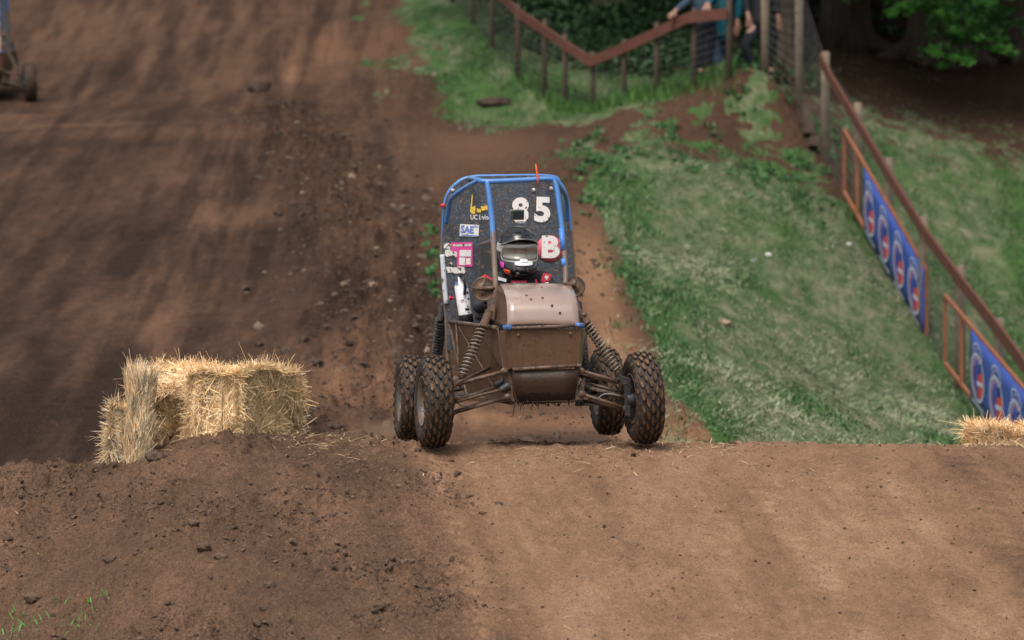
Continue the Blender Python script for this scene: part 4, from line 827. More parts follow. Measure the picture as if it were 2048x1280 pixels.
# ================================================================ FENCES AND BANNERS
M['rail'] = wood_mat('red_stained_board', (.085, .034, .024), (.125, .052, .037)); M['frame_w'] = wood_mat('orange_stained_timber', (.19, .075, .042), (.26, .105, .058))
M['post'] = wood_mat('weathered_post', (.13, .10, .072), (.22, .175, .13)); M['post_d'] = wood_mat('brown_post', (.060, .043, .034), (.105, .075, .057)); M['wire'] = mat('galvanised_wire', (.10, .095, .09), .6, metal=.3)
def board(b, p, q, h, th):
    p = Vector(p); q = Vector(q); d = (q-p); d.z = 0; s = Vector((d.y, -d.x, 0)).normalized()*th/2; u = Vector((0, 0, h/2))
    b.hexa([p-u-s, p-u+s, p+u+s, p+u-s], [q-u-s, q-u+s, q+u+s, q+u-s])
def fence(label, posts, rail, pr, pm, nw=11, rail_gap=.09, group=None):
    """posts: (px, base y, top y, Y); rail: (px, y, Y)"""
    root = empty('wire_fence', at(posts[0][0], posts[0][1], posts[0][3])); o0 = root.location
    tops, bots = [], []
    for px_, by, ty, Y in posts:
        t = at(px_, ty, Y); g = gz(t.x, Y); b = MB(); bt = Vector((t.x, Y, g-.25)); tops.append(t); bots.append(Vector((t.x, Y, g+.03)))
        lean = random.gauss(0, .012); b.tube([bt-o0, t-o0+Vector((lean, 0, 0)), t-o0+Vector((lean, 0, .012))], [pr, pr*.97, pr*.8], 12); b.build('post', pm, root, bevel=0)
    R_ = [at(r_[0], r_[1], r_[2]-rail_gap)-o0 for r_ in rail]
    for p, q in zip(R_, R_[1:]): b = MB(); board(b, p, q, .150, .035); b.build('rail', M['rail'], root, bevel=.004)
    b = MB(); off = Vector((0, -pr-.005, 0))-o0
    for (t0, b0, t1, b1) in zip(tops, bots, tops[1:], bots[1:]):
        for i in range(nw):
            v = i/(nw-1)*.93; b.tube([b0.lerp(t0, v)+off, b1.lerp(t1, v)+off], .0032, 4, caps=False)
        L_ = (b1-b0).length; m_ = max(2, int(L_/.16))
        for j in range(m_):
            u = j/m_; b.tube([b0.lerp(b1, u)+off, b0.lerp(b1, u).lerp(t0.lerp(t1, u), .93)+off], .0022, 3, caps=False)
    b.build('wire_mesh', M['wire'], root); tag(root, label, 'fence', group); return root
fence('wire fence whose reddish top rail dips to a V before the spectators', [(905, 10, -110, 69), (945, 55, -75, 66.5), (985, 98, -30, 64), (1035, 155, 10, 61.5), (1088, 194, 40, 60.3), (1130, 206, 70, 59.5), (1187, 222, 106, 59), (1248, 206, 80, 58.4), (1313, 193, 46, 58), (1387, 175, 18, 57.6), (1457, 170, -10, 57.4)],
      [(905, -88, 69), (945, -48, 66.5), (1010, 0, 62.7), (1038, 28, 61.5), (1090, 62, 60.3), (1132, 92, 59.5), (1182, 124, 59), (1248, 96, 58.4), (1313, 66, 58), (1375, 36, 57.6), (1455, 27, 57.4)], .038, M['post_d'])
fence('wire fence running down the grass on the right, red rail and pale round posts', [(1530, 155, -40, 57.5), (1597, 225, -60, 57.3), (1650, 325, 105, 56), (1715, 445, 207, 53.8), (1778, 545, 317, 51.8), (1848, 662, 434, 49.8), (1920, 775, 533, 47.5), (2000, 880, 638, 45), (2090, 900, 752, 42.5)],
      [(1641, 118, 56.2), (1660, 155, 55.6), (1715, 246, 53.8), (1778, 352, 51.8), (1848, 464, 49.8), (1920, 562, 47.5), (2003, 668, 45), (2090, 790, 42.5)], .058, M['post'], 13, .5)
BLUE = spot_mat('blue_banner_cloth', (.025, .070, .33), .70, (.03, .09, .35), 6); LW = mat('banner_white', (.46, .50, .62), .6); LR = mat('banner_red', (.52, .055, .050), .6); LP = mat('banner_pink', (.30, .17, .33), .6); LB = mat('banner_mid_blue', (.035, .07, .36), .6)
def banner_frame(label, p0, p1, htop, n_open, u_b, n_logo, right_post, parts_lbl=None):
    A = at(*p0); Bp = at(*p1); root = empty('banner_frame', A); D = Bp-A; h = htop; nrm = Vector((D.y, -D.x, 0)).normalized()
    if nrm.x > 0: nrm = -nrm
    def W_(u, v, o=0): return D*u+Vector((0, 0, v*h))+nrm*o
    up = Vector((0, 0, 1)); t = .045
    for v, nm in ((0.03, 'frame_rail'), (1, 'frame_rail')):
        b = MB(); b.hexa([W_(0, v, -.02), W_(0, v, .02), W_(0, v, .02)-up*t, W_(0, v, -.02)-up*t], [W_(1, v, -.02), W_(1, v, .02), W_(1, v, .02)-up*t, W_(1, v, -.02)-up*t]); b.build('frame_rail', M['frame_w'], root, bevel=.003)
    for u in n_open:
        b = MB(); e = .022/D.length; b.hexa([W_(u-e, 0, -.018), W_(u-e, 0, .018), W_(u+e, 0, .018), W_(u+e, 0, -.018)], [W_(u-e, .95, -.018), W_(u-e, .95, .018), W_(u+e, .95, .018), W_(u+e, .95, -.018)]); b.build('upright', M['frame_w'], root, bevel=.003)
    ub0, ub1 = u_b; N_ = 24
    rows = [[W_(ub0+(ub1-ub0)*j/N_, v, .030+.006*math.sin(j*1.7+v*3)) for j in range(N_+1)] for v in (-.02, .25, .5, .75, .97)]
    b = MB(); b.grid(rows); bn = b.build('banner', BLUE, root, solid=.004)
    for q in range(n_logo):
        c0 = ub0+(ub1-ub0)*(q+.04)/n_logo; cw = (ub1-ub0)/n_logo*.92; b = MB()
        def K(x, y, o): return W_(c0+cw*x, -.02+.99*y, o)
        def ring(cx, cy, rx, ry, w_, mi, o, a0=0, a1=360, n=36):
            rows = [[K(cx+math.cos(R(a0+(a1-a0)*i/n))*(rx-ww), cy+math.sin(R(a0+(a1-a0)*i/n))*(ry-ww*.8), o) for i in range(n+1)] for ww in (0, w_)]; b.grid(rows, mi, False)
        def blob(pts, mi, o): b.add([K(x, y, o) for x, y in pts], [tuple(range(len(pts)))], mi)
        ell = lambda cx, cy, rx, ry, a0=0, a1=360, n=30: [(cx+math.cos(R(a0+(a1-a0)*i/n))*rx, cy+math.sin(R(a0+(a1-a0)*i/n))*ry) for i in range(n)]
        ring(.44, .80, .27, .13, .035, 0, .040); ring(.44, .80, .15, .07, .02, 0, .040)
        ring(.44, .46, .40, .33, .05, 0, .041); ring(.44, .46, .33, .28, .10, 2, .0405, 85, 265)
        blob(ell(.52, .44, .27, .235, -92, 48)+[(.46, .50)], 1, .042)
        blob([(.40, .74), (.55, .74), (.55, .66), (.40, .64)], 2, .0425); blob(ell(.42, .60, .12, .10), 3, .0428)
        blob([(.40, .41), (.76, .47), (.76, .41), (.40, .35)], 0, .0435)
        for i in range(9): x_ = .10+.085*i; blob([(x_, .105-.0*x_), (x_+.06, .105), (x_+.06, .06), (x_, .06)], 0, .041)
        b.build('logo', [LW, LR, LP, LB], bn)
    tag(root, label, 'banner frame', 'timber banner frames along the right fence'); return root
banner_frame('upper timber frame carrying four complete blue logo panels beside the fence', (1688, 384, 54), (1854, 676, 49.6), .80, (0, .17, .995), (.285, .985), 4, True)
banner_frame('lower timber frame whose blue banner is cut by the right edge of the picture', (1890, 727, 47.7), (2110, 1008, 41.0), .775, (.0, .17, .99), (.285, .985), 4, False)
for i, (a, b_, Y, sz, lb) in enumerate([(1605, 222, 57.0, (.10, .5, .22), 'topmost short red board edging the bank below the tall grey fence post'), (1613, 246, 56.8, (.12, .45, .16), 'middle short red board edging the bank by the fence'), (1624, 268, 56.5, (.13, .45, .13), 'lowest short red board edging the bank by the fence')]):
    p = at(a, b_, Y); bm_ = MB(); bm_.box((0, 0, 0), sz); o = bm_.build('edging_board', M['post_d'], None, bevel=.006); o.location = (p.x, Y, gz(p.x, Y)+sz[2]*.4); o.rotation_euler = (R(-8), R(4), R(8)); tag(o, lb, 'board', 'short red edging boards')
# ================================================================ SPECTATORS
SKIN = mat('skin', (.28, .15, .11), .55); LIP = mat('lips', (.30, .10, .09), .5); HAIR = mat('dark_hair', (.03, .02, .015), .6)
def cloth(name, c): m = mat(name, c, .85, spec=.2); k = N(m); k.base(k.ramp(k.noise(k.coord(), 9, 4), [(.3, tuple(v*.75 for v in c)), (.7, tuple(v*1.2 for v in c))])); return m
def spectator(label, Y, feet, knees, hips, neck, elbows, hands, shirt, trousers, shoes, hem=.0, hat=None, coat=None):
    g = at(hips[0], hips[1], Y); base = Vector((g.x, Y, gz(g.x, Y))); root = empty('person', base)
    def Q(p, dy=0):
        if len(p) == 3: dy = p[2]
        return at(p[0], p[1], Y+dy)-base
    hp_, nk = Q(hips), Q(neck); ax = nk-hp_; chest = hp_.lerp(nk, .72); waist = hp_.lerp(nk, .35); head = nk+Vector((0, -.01, .13)); top = nk+Vector((0, .0, .21))
    side = Vector((1, 0, 0)); J = [(hp_, .11), (waist, .095), (chest, .105), (nk-Vector((0, 0, .03)), .055), (nk+Vector((0, 0, .05)), .055), (head, .088), (top, .075)]; E = [(0, 1), (1, 2), (2, 3), (3, 4), (4, 5), (5, 6)]
    JS = [(hp_-Vector((0, 0, hem+.10)), .175), (waist, .150), (chest, .150), (nk-Vector((0, 0, .01)), .085)]; ES = [(0, 1), (1, 2), (2, 3)]
    JT = [(hp_+Vector((0, 0, .13)), .135), (hp_-Vector((0, 0, .02)), .145)]; ET = [(0, 1)]
    for s_, ft, kn in ((-1, feet[0], knees[0]), (1, feet[1], knees[1])):
        f_ = Q(ft); f_.z = max(f_.z, 0.05); kq = Q(kn); h_ = hp_+side*s_*.085-Vector((0, 0, .08)); a = len(J)
        J += [(h_, .085), (kq, .058), (f_+Vector((0, 0, .06)), .040), (f_+Vector((0, -.13, .0)), .036)]; E += [(0, a), (a, a+1), (a+1, a+2), (a+2, a+3)]
        a = len(JT); JT += [(h_-Vector((0, 0, .05)), .100), (kq, .078), (f_+Vector((0, 0, .06)), .066)]; ET += [(1, a), (a, a+1), (a+1, a+2)]
        skin('shoe', [(f_+Vector((0, .05, .02)), .05), (f_+Vector((0, -.06, .0)), .048), (f_+Vector((0, -.17, -.01)), .038)], [(0, 1), (1, 2)], shoes, root, 1)
    for s_, el_, hd in ((-1, elbows[0], hands[0]), (1, elbows[1], hands[1])):
        sh = nk+side*s_*.17-Vector((0, 0, .075)); eq, hq = Q(el_), Q(hd); a = len(J)
        J += [(sh, .058), (eq, .042), (hq, .028)]; E += [(2, a), (a, a+1), (a+1, a+2)]
        f_ = (hq-eq).normalized(); up = Vector((0, -.5, 1)); hand(J, E, hq, a+2, f_, f_.cross(up), up, .45, 1.0)
        a = len(JS); JS += [(sh, .072), (eq, .058), (eq.lerp(hq, .85), .045)]; ES += [(2, a), (a, a+1), (a+1, a+2)]
    skin('body', J, E, SKIN, root); skin('shirt', JS, ES, shirt, root); skin('trousers', JT, ET, trousers, root)
    b = MB(); b.lathe([(-.03, .088), (.02, .098), (.07, .092), (.11, .06), (.125, 0)], head+Vector((0, .015, .01)), (0, .1, 1), 20); b.build('hair', HAIR, root)
    b = MB(); b.lathe([(0, .014), (.03, .010), (.034, 0)], head+Vector((0, -.085, -.01)), (0, -1, -.3), 8); b.build('nose', SKIN, root)
    for s_ in (-1, 1): MB().lathe([(0, .012), (.006, .008), (.007, 0)], head+Vector((s_*.034, -.084, .012)), (0, -1, 0), 8).build('eye', HAIR, root); MB().lathe([(-.012, .0), (-.012, .03), (.012, .034), (.014, 0)], head+Vector((s_*.090, 0, 0)), (s_, 0, 0), 10).build('ear', SKIN, root)
    MB().lathe([(0, .022), (.006, .016), (.007, 0)], head+Vector((0, -.082, -.05)), (0, -1, -.2), 10).build('mouth', LIP, root)
    tag(root, label, 'person'); return root
NAVY = cloth('black_cloth', (.012, .014, .020)); JEAN = cloth('jeans', (.014, .030, .055)); TEAL = cloth('teal_cloth', (.003, .07, .10)); LBLU = cloth('pale_blue_cloth', (.035, .060, .085)); SHOE = cloth('shoe_leather', (.02, .02, .025)); GREYC = cloth('charcoal_cloth', (.018, .020, .026))
spectator('spectator in pale blue top and black trousers, one arm resting along the red rail', 58.2, ((1402, 170), (1417, 171)), ((1402, 112), (1416, 112)), (1409, 45), (1398, -50), ((1376, 2, -.2), (1420, -5, -.1)), ((1348, 24, -.55), (1412, 12, -.5)), LBLU, NAVY, SHOE, 0)
spectator('spectator in a teal top and blue jeans leaning over the rail', 58.3, ((1441, 178, -.25), (1452, 172, .15)), ((1434, 118, -.1), (1442, 116, .1)), (1440, 52), (1447, -45), ((1424, -8, -.35), (1478, 5)), ((1415, 12, -.60), (1474, 45)), TEAL, JEAN, SHOE, .14, coat=True)
spectator('spectator in dark clothes striding behind the wire near the tall post', 59.2, ((1510, 150, -.2), (1541, 146, .1)), ((1488, 92, -.2), (1540, 92)), (1524, 38), (1522, -52), ((1492, -10), (1552, -8)), ((1496, 32, -.1), (1556, 36)), GREYC, NAVY, SHOE, .05, coat=True)
# ================================================================ TREES AND UNDERGROWTH
BARK = mat('bark', (.06, .045, .035), .95, spec=.1); k = N(BARK); co = k.coord('Object', (3, 3, .5)); k.base(k.ramp(k.noise(co, 4, 6, .7), [(.3, (.05, .038, .031)), (.6, (.12, .094, .076)), (.75, (.080, .095, .05))])); k.bump(k.noise(co, 9, 5, .7), .05)
def tree(px_, py_, Y, r_, h_, label, crown_cols, crown_z, crown_r, nc=70, lean=0, roots=True):
    p = at(px_, py_, Y); base = Vector((p.x, Y, gz(p.x, Y))); root = empty('tree', base)
    b = MB(); pts = catmull([(0, 0, -.2), (lean*.1, 0, 1.2), (lean*.3, .1, 3), (lean*.6, 0, h_*.6), (lean, 0, h_)], 5); n = len(pts)
    b.tube(pts, [r_*(1.35-.35*min(1, i/3))*(1-.75*i/n) for i in range(n)], 16)
    if roots:
        for q in range(6): a = q*1.05+random.random()*.5; b.tube([Vector((0, 0, .35)), Vector((math.cos(a)*r_*1.2, math.sin(a)*r_*1.2, .10)), Vector((math.cos(a)*r_*2.6, math.sin(a)*r_*2.6, -.12))], [r_*.5, r_*.32, r_*.1], 8)
    b.build('trunk', BARK, root)
    cs = []; b = MB()
    for i in range(nc):
        z_ = random.uniform(*crown_z); a = random.uniform(0, 6.28); rr = crown_r*(1-.45*(z_-crown_z[0])/(crown_z[1]-crown_z[0]))*random.uniform(.3, 1)**.6
        t = min(1, z_/h_); c = Vector((lean*t+math.cos(a)*rr, math.sin(a)*rr, z_)); cs.append(c)
        if i % 4 == 0: b.tube([Vector((lean*t*.8, 0, z_-.5)), (Vector((lean*t*.8, 0, z_-.5))+c)/2+Vector((0, 0, .1)), c], [r_*.22, r_*.12, .02], 6)
    b.build('limb', BARK, root)
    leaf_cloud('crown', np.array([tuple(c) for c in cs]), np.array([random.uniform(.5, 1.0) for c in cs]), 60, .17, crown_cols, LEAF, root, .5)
    tag(root, label, 'tree', 'trees of the wood behind the fence'); return root
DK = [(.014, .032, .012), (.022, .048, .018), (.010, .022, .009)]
tree(1574, 140, 61.5, .17, 8, 'slim grey-brown trunk just behind the striding spectator', DK, (2.3, 9), 3.6, 90)
tree(1690, 88, 68, .45, 11, 'thick dark trunk behind the start of the right-hand rail', DK, (2.6, 11), 4.2, 90)
big_tree = tree(1868, 118, 66, .48, 12, 'broad dark trunk with spreading roots under the bright green boughs', DK, (2.8, 12), 4.6, 100, .4)
tree(2036, 110, 67, .36, 11, 'dark trunk at the right edge of the picture', DK, (2.6, 11), 4.2, 80)
tree(1785, 75, 71, .30, 10, 'thinner dark trunk between the two thick ones, deeper in the wood', DK, (2.4, 10), 4.0, 80)
for (px_, Y, lb) in [(1480, 72, 'dark tree deep in the wood behind the striding spectator'), (1950, 76, 'dark tree deep in the wood between the rooted trunk and the right edge'), (1640, 78, 'dark tree deep in the wood left of the thick trunk'), (1300, 76, 'dark tree on the bank above the rising part of the V-shaped rail'), (1150, 80, 'dark tree on the bank straight above the dip of the V-shaped rail'), (2150, 70, 'dark tree just past the right edge of the picture'), (1432, 62.5, 'dark tree rising close behind the two spectators at the rail'), (1225, 66, 'dark tree on the bank behind the rising rail, nearer than its neighbours'), (2260, 62, 'dark tree overhanging the grass beyond the right edge')]:
    p = at(px_, 0, Y); g = gz(p.x, Y); tree(px_, 489-(g-H)/Y*FPX, Y, random.uniform(.22, .34), 11, lb, DK, (2.3, 11), 4.6, 100, random.uniform(-.6, .6))
# low bright boughs
bough = big_tree; bo = bough.location
clus = [(760,95),(800,70),(850,40),(900,20),(950,30),(1000,40),(1050,20),(1100,60),(1150,30),(1200,50),(1260,60),(1300,100),(1340,140),(1230,100),(1180,130),(1200,180),(1240,220),(1290,250),(1380,230),(1430,250),(1480,300),(1540,310),(1590,290),(1500,350),(1560,360),(1620,380),(1670,400),(1070,370),(1110,400),(1190,430),(1160,490),(1240,440),(1280,410),(1350,420),(1340,460),(1480,20),(1530,30),(1400,10),(1440,150),(1460,100),(870,85),(930,60),(1190,70),(1250,130),(1320,60),(1370,160),(1140,100),(1250,190),(1420,280),(1640,360)]
pts = [at(1580+x/3.765, y/3.765, 62.3+random.uniform(-.5, .5))-bo for x, y in clus]
b = MB(); spine = [[(1868,-260,65),(1850,-120,63.6),(1820,-20,62.4),(1790,18,62.2)],[(1868,-260,65),(1880,-110,63.6),(1905,10,62.5),(1960,75,62.3),(2022,106,62.2)],[(1868,-260,65),(1860,-90,63.6),(1880,40,62.6),(1885,100,62.3),(1890,125,62.2)],[(1868,-260,65),(1920,-90,63.4),(1975,-10,62.5),(1988,8,62.3)]]
sp_all = []
for s_ in spine: c_ = catmull([at(*q)-bo for q in s_], 6); b.tube(c_, [.05*(1-.8*i/len(c_)) for i in range(len(c_))], 6); sp_all += c_
for q in pts: nr = min(sp_all, key=lambda w_: (w_-q).length); b.tube([nr, (nr+q)/2+Vector((0, 0, .02)), q], [.014, .009, .004], 5)
b.build('branch', BARK, bough)
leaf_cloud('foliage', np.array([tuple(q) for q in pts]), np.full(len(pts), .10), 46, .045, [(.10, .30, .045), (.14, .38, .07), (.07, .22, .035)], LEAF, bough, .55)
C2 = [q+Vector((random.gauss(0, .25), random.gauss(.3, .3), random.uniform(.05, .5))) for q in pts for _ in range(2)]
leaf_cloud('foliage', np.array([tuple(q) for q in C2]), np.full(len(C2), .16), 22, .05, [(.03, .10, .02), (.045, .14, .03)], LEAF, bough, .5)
# undergrowth on the bank behind the V-shaped fence and dark shrubs deeper in
def ug(x, y): return ss(.0, 1.2, y-np.interp(x/y*FPX+1024, [880, 950, 1035, 1100, 1187, 1313, 1400, 1560], [72, 69, 63.5, 62, 60.8, 60.2, 60, 60.5]))*ss(4.4, 4.0, x)*ss(-1.8, -1.0, x+(y-60)*.02)
x, y, z = scatter(5200, -2.5, 4.5, 59, 82, ug)
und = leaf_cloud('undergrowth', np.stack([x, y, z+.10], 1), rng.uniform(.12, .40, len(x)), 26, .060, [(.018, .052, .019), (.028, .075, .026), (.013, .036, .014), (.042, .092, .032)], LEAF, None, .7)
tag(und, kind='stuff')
x, y, z = scatter(1500, 4.0, 12, 67, 84, lambda a, b_: np.clip(.25+fbm(a*.6, b_*.4, 2)*1.5, 0, 1)*ss(67, 71, b_))
tag(leaf_cloud('undergrowth', np.stack([x, y, z+.15], 1), rng.uniform(.15, .6, len(x)), 22, .08, [(.030, .062, .024), (.045, .085, .032), (.020, .038, .018)], LEAF, None, .7), kind='stuff')
# tall grass at the fence foot
def tg(x, y): d = np.abs(y-np.interp(x/y*FPX+1024, [1000, 1100, 1187, 1313, 1457], [63, 60.2, 58.9, 58.2, 57.7])); return ss(.9, .1, d)*(x > 0)*(x < 3.0)
x, y, z = scatter(26000, 0, 3, 57, 63, tg); n = len(x)
tag(blades('grass', np.stack([x, y, z], 1), rng.uniform(.08, .24, n), rng.uniform(.006, .012, n), rng.uniform(.0, .7, n), rng.uniform(0, 6.28, n), palette(n, [(.035, .11, .022), (.06, .16, .03), (.03, .075, .02), (.10, .2, .04)]), BL), kind='stuff')
# ================================================================ STRAW BALES
def bale(label, c, size, rz, rx, ry, n, cols, core, rag=.5, comb=None, seed=0, group='straw bales on the jump'):
    """a block of pressed straw: a lumpy core with thousands of straws standing off it"""
    r_ = np.random.default_rng(seed); sx, sy, sz = size; root = empty('straw_bale', c); root.rotation_euler = (rx, ry, rz)
    bm = bmesh.new(); bmesh.ops.create_cube(bm, size=1); bmesh.ops.subdivide_edges(bm, edges=bm.edges[:], cuts=14, use_grid_fill=True)
    V = np.array([v.co[:] for v in bm.verts]); Fq = [[v.index for v in f.verts] for f in bm.faces]; bm.free()
    rd = 1-.10*np.maximum(0, np.sort(np.abs(V), 1)[:, 1]-.36)/.14
    V = V*rd[:, None]*np.array(size)*.95; lumpf = lambda Q_: np.stack([fbm(Q_[:, 1]*4+seed*3, Q_[:, 2]*4, 2), fbm(Q_[:, 0]*4+seed*5, Q_[:, 2]*4+3, 2), fbm(Q_[:, 0]*3.5+seed*7, Q_[:, 1]*3.5+1, 2)], 1)*.055
    V += lumpf(V); V += np.stack([fbm(V[:, 1]*9+seed, V[:, 2]*9, 3), fbm(V[:, 0]*9+seed, V[:, 2]*9, 3), fbm(V[:, 0]*9, V[:, 1]*9+seed, 3)], 1)*.035
    np_mesh('core', V, Fq, CORE, None, True, root)
    # straws
    area = np.array([sy*sz, sy*sz, sx*sz, sx*sz, sx*sy*1.3]); fi = r_.choice(5, n, p=area/area.sum()); u = r_.uniform(-.5, .5, n); v = r_.uniform(-.5, .5, n)
    Nn = np.array([[1, 0, 0], [-1, 0, 0], [0, 1, 0], [0, -1, 0], [0, 0, 1]])[fi]; P = np.zeros((n, 3))
    S3 = np.array(size)
    for k_ in range(5):
        q = fi == k_
        if k_ < 2: P[q] = np.stack([np.full(q.sum(), (.47 if k_ == 0 else -.47)), u[q], v[q]], 1)
        elif k_ < 4: P[q] = np.stack([u[q], np.full(q.sum(), (.47 if k_ == 2 else -.47)), v[q]], 1)
        else: P[q] = np.stack([u[q], v[q], np.full(q.sum(), .47)], 1)
    P *= S3; P += lumpf(P)
    T = r_.normal(size=(n, 3)); T -= Nn*(T*Nn).sum(1)[:, None]
    T += np.array([[0, 0, .35]])*(fi < 4)[:, None]*np.sign(r_.normal(size=n)-.3)[:, None]
    if comb is not None: T = T*.35+np.array(comb)*1.5
    T /= np.linalg.norm(T, axis=1)[:, None]
    out = np.abs(r_.normal(size=n))*rag*.22*np.where(fi == 4, 1.2, 1)+.03
    d = T+Nn*out[:, None]; d /= np.linalg.norm(d, axis=1)[:, None]
    Ln = r_.uniform(.05, .17, n)*(1+.7*(r_.uniform(size=n) < .04)); P = P-d*Ln[:, None]*.35+Nn*.006
    sd = np.cross(d, Nn+r_.normal(size=(n, 3))*.3); sd /= np.linalg.norm(sd, axis=1)[:, None]; w = r_.uniform(.0016, .0038, n)[:, None]/2*1.15
    mid = P+d*Ln[:, None]*.5+Nn*(r_.normal(size=n)*.006)[:, None]; d2 = d+r_.normal(size=(n, 3))*.18+np.array([0, 0, -.06]); tip = mid+d2*(Ln*.5)[:, None]
    VV = np.stack([P-sd*w, P+sd*w, mid+sd*w, mid-sd*w, tip+sd*w*.5, tip-sd*w*.5], 1).reshape(-1, 3); b_ = np.arange(n)[:, None]*6
    FF = np.concatenate([b_+np.array([[0, 1, 2, 3]]), b_+np.array([[3, 2, 4, 5]])], 0)
    cc = np.array(cols); pc = cc[r_.choice(len(cc), n)]*(1+r_.normal(size=(n, 1))*.2).clip(.45, 1.5)
    blotch = np.clip(1+1.1*fbm(P[:, 0]*7+P[:, 1]*5+seed, P[:, 2]*7, 3), .72, 1.3); pc = pc*(blotch*np.array([.85, 1.15, 1, .86, 1.15])[fi])[:, None]  # light and shade per face tinted into the straw: top and one end brighter
    np_mesh('straw', VV, FF, STR, {'col': np.repeat(pc, 6, 0)}, False, root)
    b = MB()
    for s_ in (-.22, .22):
        hx, hz = sx*.5+.006, sz*.5+.006; y0 = sy*s_
        b.tube([(-hx, y0, -hz), (-hx, y0, hz), (hx, y0, hz), (hx, y0, -hz), (-hx, y0, -hz)], .003, 5)
    b.build('twine', mat('twine', (.30, .22, .12), .8), root)
    tag(root, label, 'straw bale', group); return root
CORE = mat('packed_straw', (.2, .14, .07), .95, spec=.1); k = N(CORE); k.base(k.ramp(k.noise(k.coord('Object', (1, 1, 1)), 55, 5, .75), [(.3, (.08, .05, .025)), (.55, (.25, .17, .085)), (.75, (.42, .31, .17))])); k.bump(k.noise(k.coord(), 110, 4, .8), .02)
PALE = [(.86, .64, .38), (.92, .78, .56), (.76, .54, .30), (.56, .37, .18), (.88, .66, .41)]; GOLD = [(.66, .38, .16), (.54, .30, .12), (.74, .50, .28), (.44, .28, .12)]; OLIV = [(.70, .50, .24), (.80, .60, .34), (.54, .37, .16), (.88, .70, .44), (.34, .23, .11)]; GREYS = [(.34, .29, .20), (.46, .39, .28), (.26, .21, .14), (.55, .46, .33)]
# right-hand bale: front vertical edge towards the camera
ang = R(62); e = at(472, 809, 26.15); dl = Vector((math.cos(ang), math.sin(ang), 0)); ds = Vector((-math.sin(ang), math.cos(ang), 0))
cA = e+dl*.39+ds*.17; cA.z = at(472, 808, 26.3).z
bA = bale('large square bale at the right end of the straw barrier, nearest the track', cA, (.78, .34, .40), ang, 0, R(.5), 26000, OLIV+PALE, None, .55, None, 1)
e2 = at(375, 805, 26.55); cB = at(338, 795, 26.55); bale('orange-topped bale in the shadowed gap behind the square bale', at(352, 806, 26.75), (.42, .38, .33), R(-14), R(24), R(2), 15000, GOLD+PALE, None, .6, None, 2)
bale('tall bale standing on its end and leaning at the left of the barrier', at(277, 838, 26.05), (.10, .36, .47), R(14), 0, R(5), 13000, PALE+GREYS, None, .28, (0, 0, 1), 3)
bale('low ragged bale at the far left foot of the straw barrier', at(245, 872, 26.25), (.13, .36, .30), R(0), R(-4), R(15), 9000, GREYS+PALE, None, .5, None, 4)
bale('bale half hidden behind the jump at the right edge of the picture', at(2066, 897, 27.3), (.78, .40, .27), R(4), 0, R(0), 16000, PALE+GOLD, None, .9, None, 5)
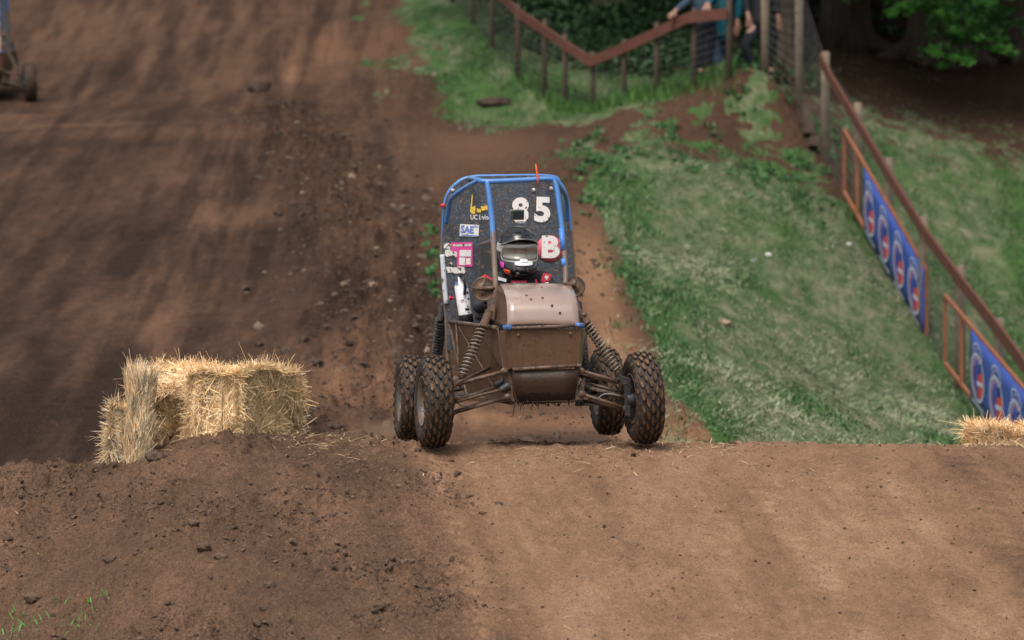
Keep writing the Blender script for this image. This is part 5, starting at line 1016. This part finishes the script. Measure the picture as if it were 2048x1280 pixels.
# ================================================================ THROWN DIRT AND DUST
r5 = np.random.default_rng(5); fx, fy, fz = [], [], []
for (px_, py_, Y, sx, sz, c_) in [(775, 840, 27.5, .12, .10, 30), (1160, 850, 27.4, .13, .05, 34), (1060, 835, 26.3, .22, .06, 26), (835, 885, 26.1, .10, .03, 20), (1235, 870, 27.4, .10, .04, 14), (755, 780, 27.8, .12, .12, 8), (1120, 600, 27.5, .5, .4, 8)]:
    p = at(px_, py_, Y); fx += list(p.x+r5.normal(size=c_)*sx); fy += list(Y+r5.normal(size=c_)*.15); fz += list(p.z+np.abs(r5.normal(size=c_))*sz)
n = len(fx); s = (r5.pareto(2.4, n)*.002+.0018).clip(.0015, .008); nv = len(IV)
V = IV[None]*(1+r5.normal(size=(n, nv, 1))*.25)*s[:, None, None]+np.stack([fx, fy, fz], 1)[:, None]
tag(np_mesh('flying_dirt', V.reshape(-1, 3), (IF[None]+(np.arange(n)*nv)[:, None, None]).reshape(-1, 3), CLOD, {'col': np.tile(np.array([[.045, .028, .020]]), (n*nv, 1))}), kind='stuff')
dm = bpy.data.materials.new('dust'); dm.use_nodes = True; t = dm.node_tree; t.nodes.remove(t.nodes['Principled BSDF'])
pv = t.nodes.new('ShaderNodeVolumePrincipled'); pv.inputs['Color'].default_value = (.62, .40, .27, 1)
co_ = t.nodes.new('ShaderNodeTexCoord'); ln_ = t.nodes.new('ShaderNodeVectorMath'); ln_.operation = 'LENGTH'; t.links.new(co_.outputs['Object'], ln_.inputs[0])
fall = t.nodes.new('ShaderNodeMapRange'); t.links.new(ln_.outputs['Value'], fall.inputs[0]); fall.inputs[1].default_value = 1; fall.inputs[2].default_value = .1; fall.inputs[3].default_value = 0; fall.inputs[4].default_value = 1; fall.interpolation_type = 'SMOOTHSTEP'
nz_ = t.nodes.new('ShaderNodeTexNoise'); t.links.new(co_.outputs['Object'], nz_.inputs['Vector']); nz_.inputs['Scale'].default_value = 2.2; nz_.inputs['Detail'].default_value = 4
mr_ = t.nodes.new('ShaderNodeMapRange'); t.links.new(nz_.outputs[0], mr_.inputs[0]); mr_.inputs[1].default_value = .38; mr_.inputs[2].default_value = .68; mr_.inputs[3].default_value = .1; mr_.inputs[4].default_value = 1
mu = t.nodes.new('ShaderNodeMath'); mu.operation = 'MULTIPLY'; t.links.new(fall.outputs[0], mu.inputs[0]); t.links.new(mr_.outputs[0], mu.inputs[1])
m2 = t.nodes.new('ShaderNodeMath'); m2.operation = 'MULTIPLY'; t.links.new(mu.outputs[0], m2.inputs[0]); m2.inputs[1].default_value = 3.2; t.links.new(m2.outputs[0], pv.inputs['Density']); t.links.new(pv.outputs[0], t.nodes['Material Output'].inputs['Volume'])
for (px_, py_, Y, sc_) in [(765, 872, 27.75, (.28, .5, .17)), (1165, 872, 27.7, (.22, .45, .09))]:
    V, Fq = IV2*1.0, IF2; o = np_mesh('dust_cloud', V, Fq, dm, None, True); o.location = at(px_, py_, Y); o.scale = sc_; tag(o, kind='stuff')
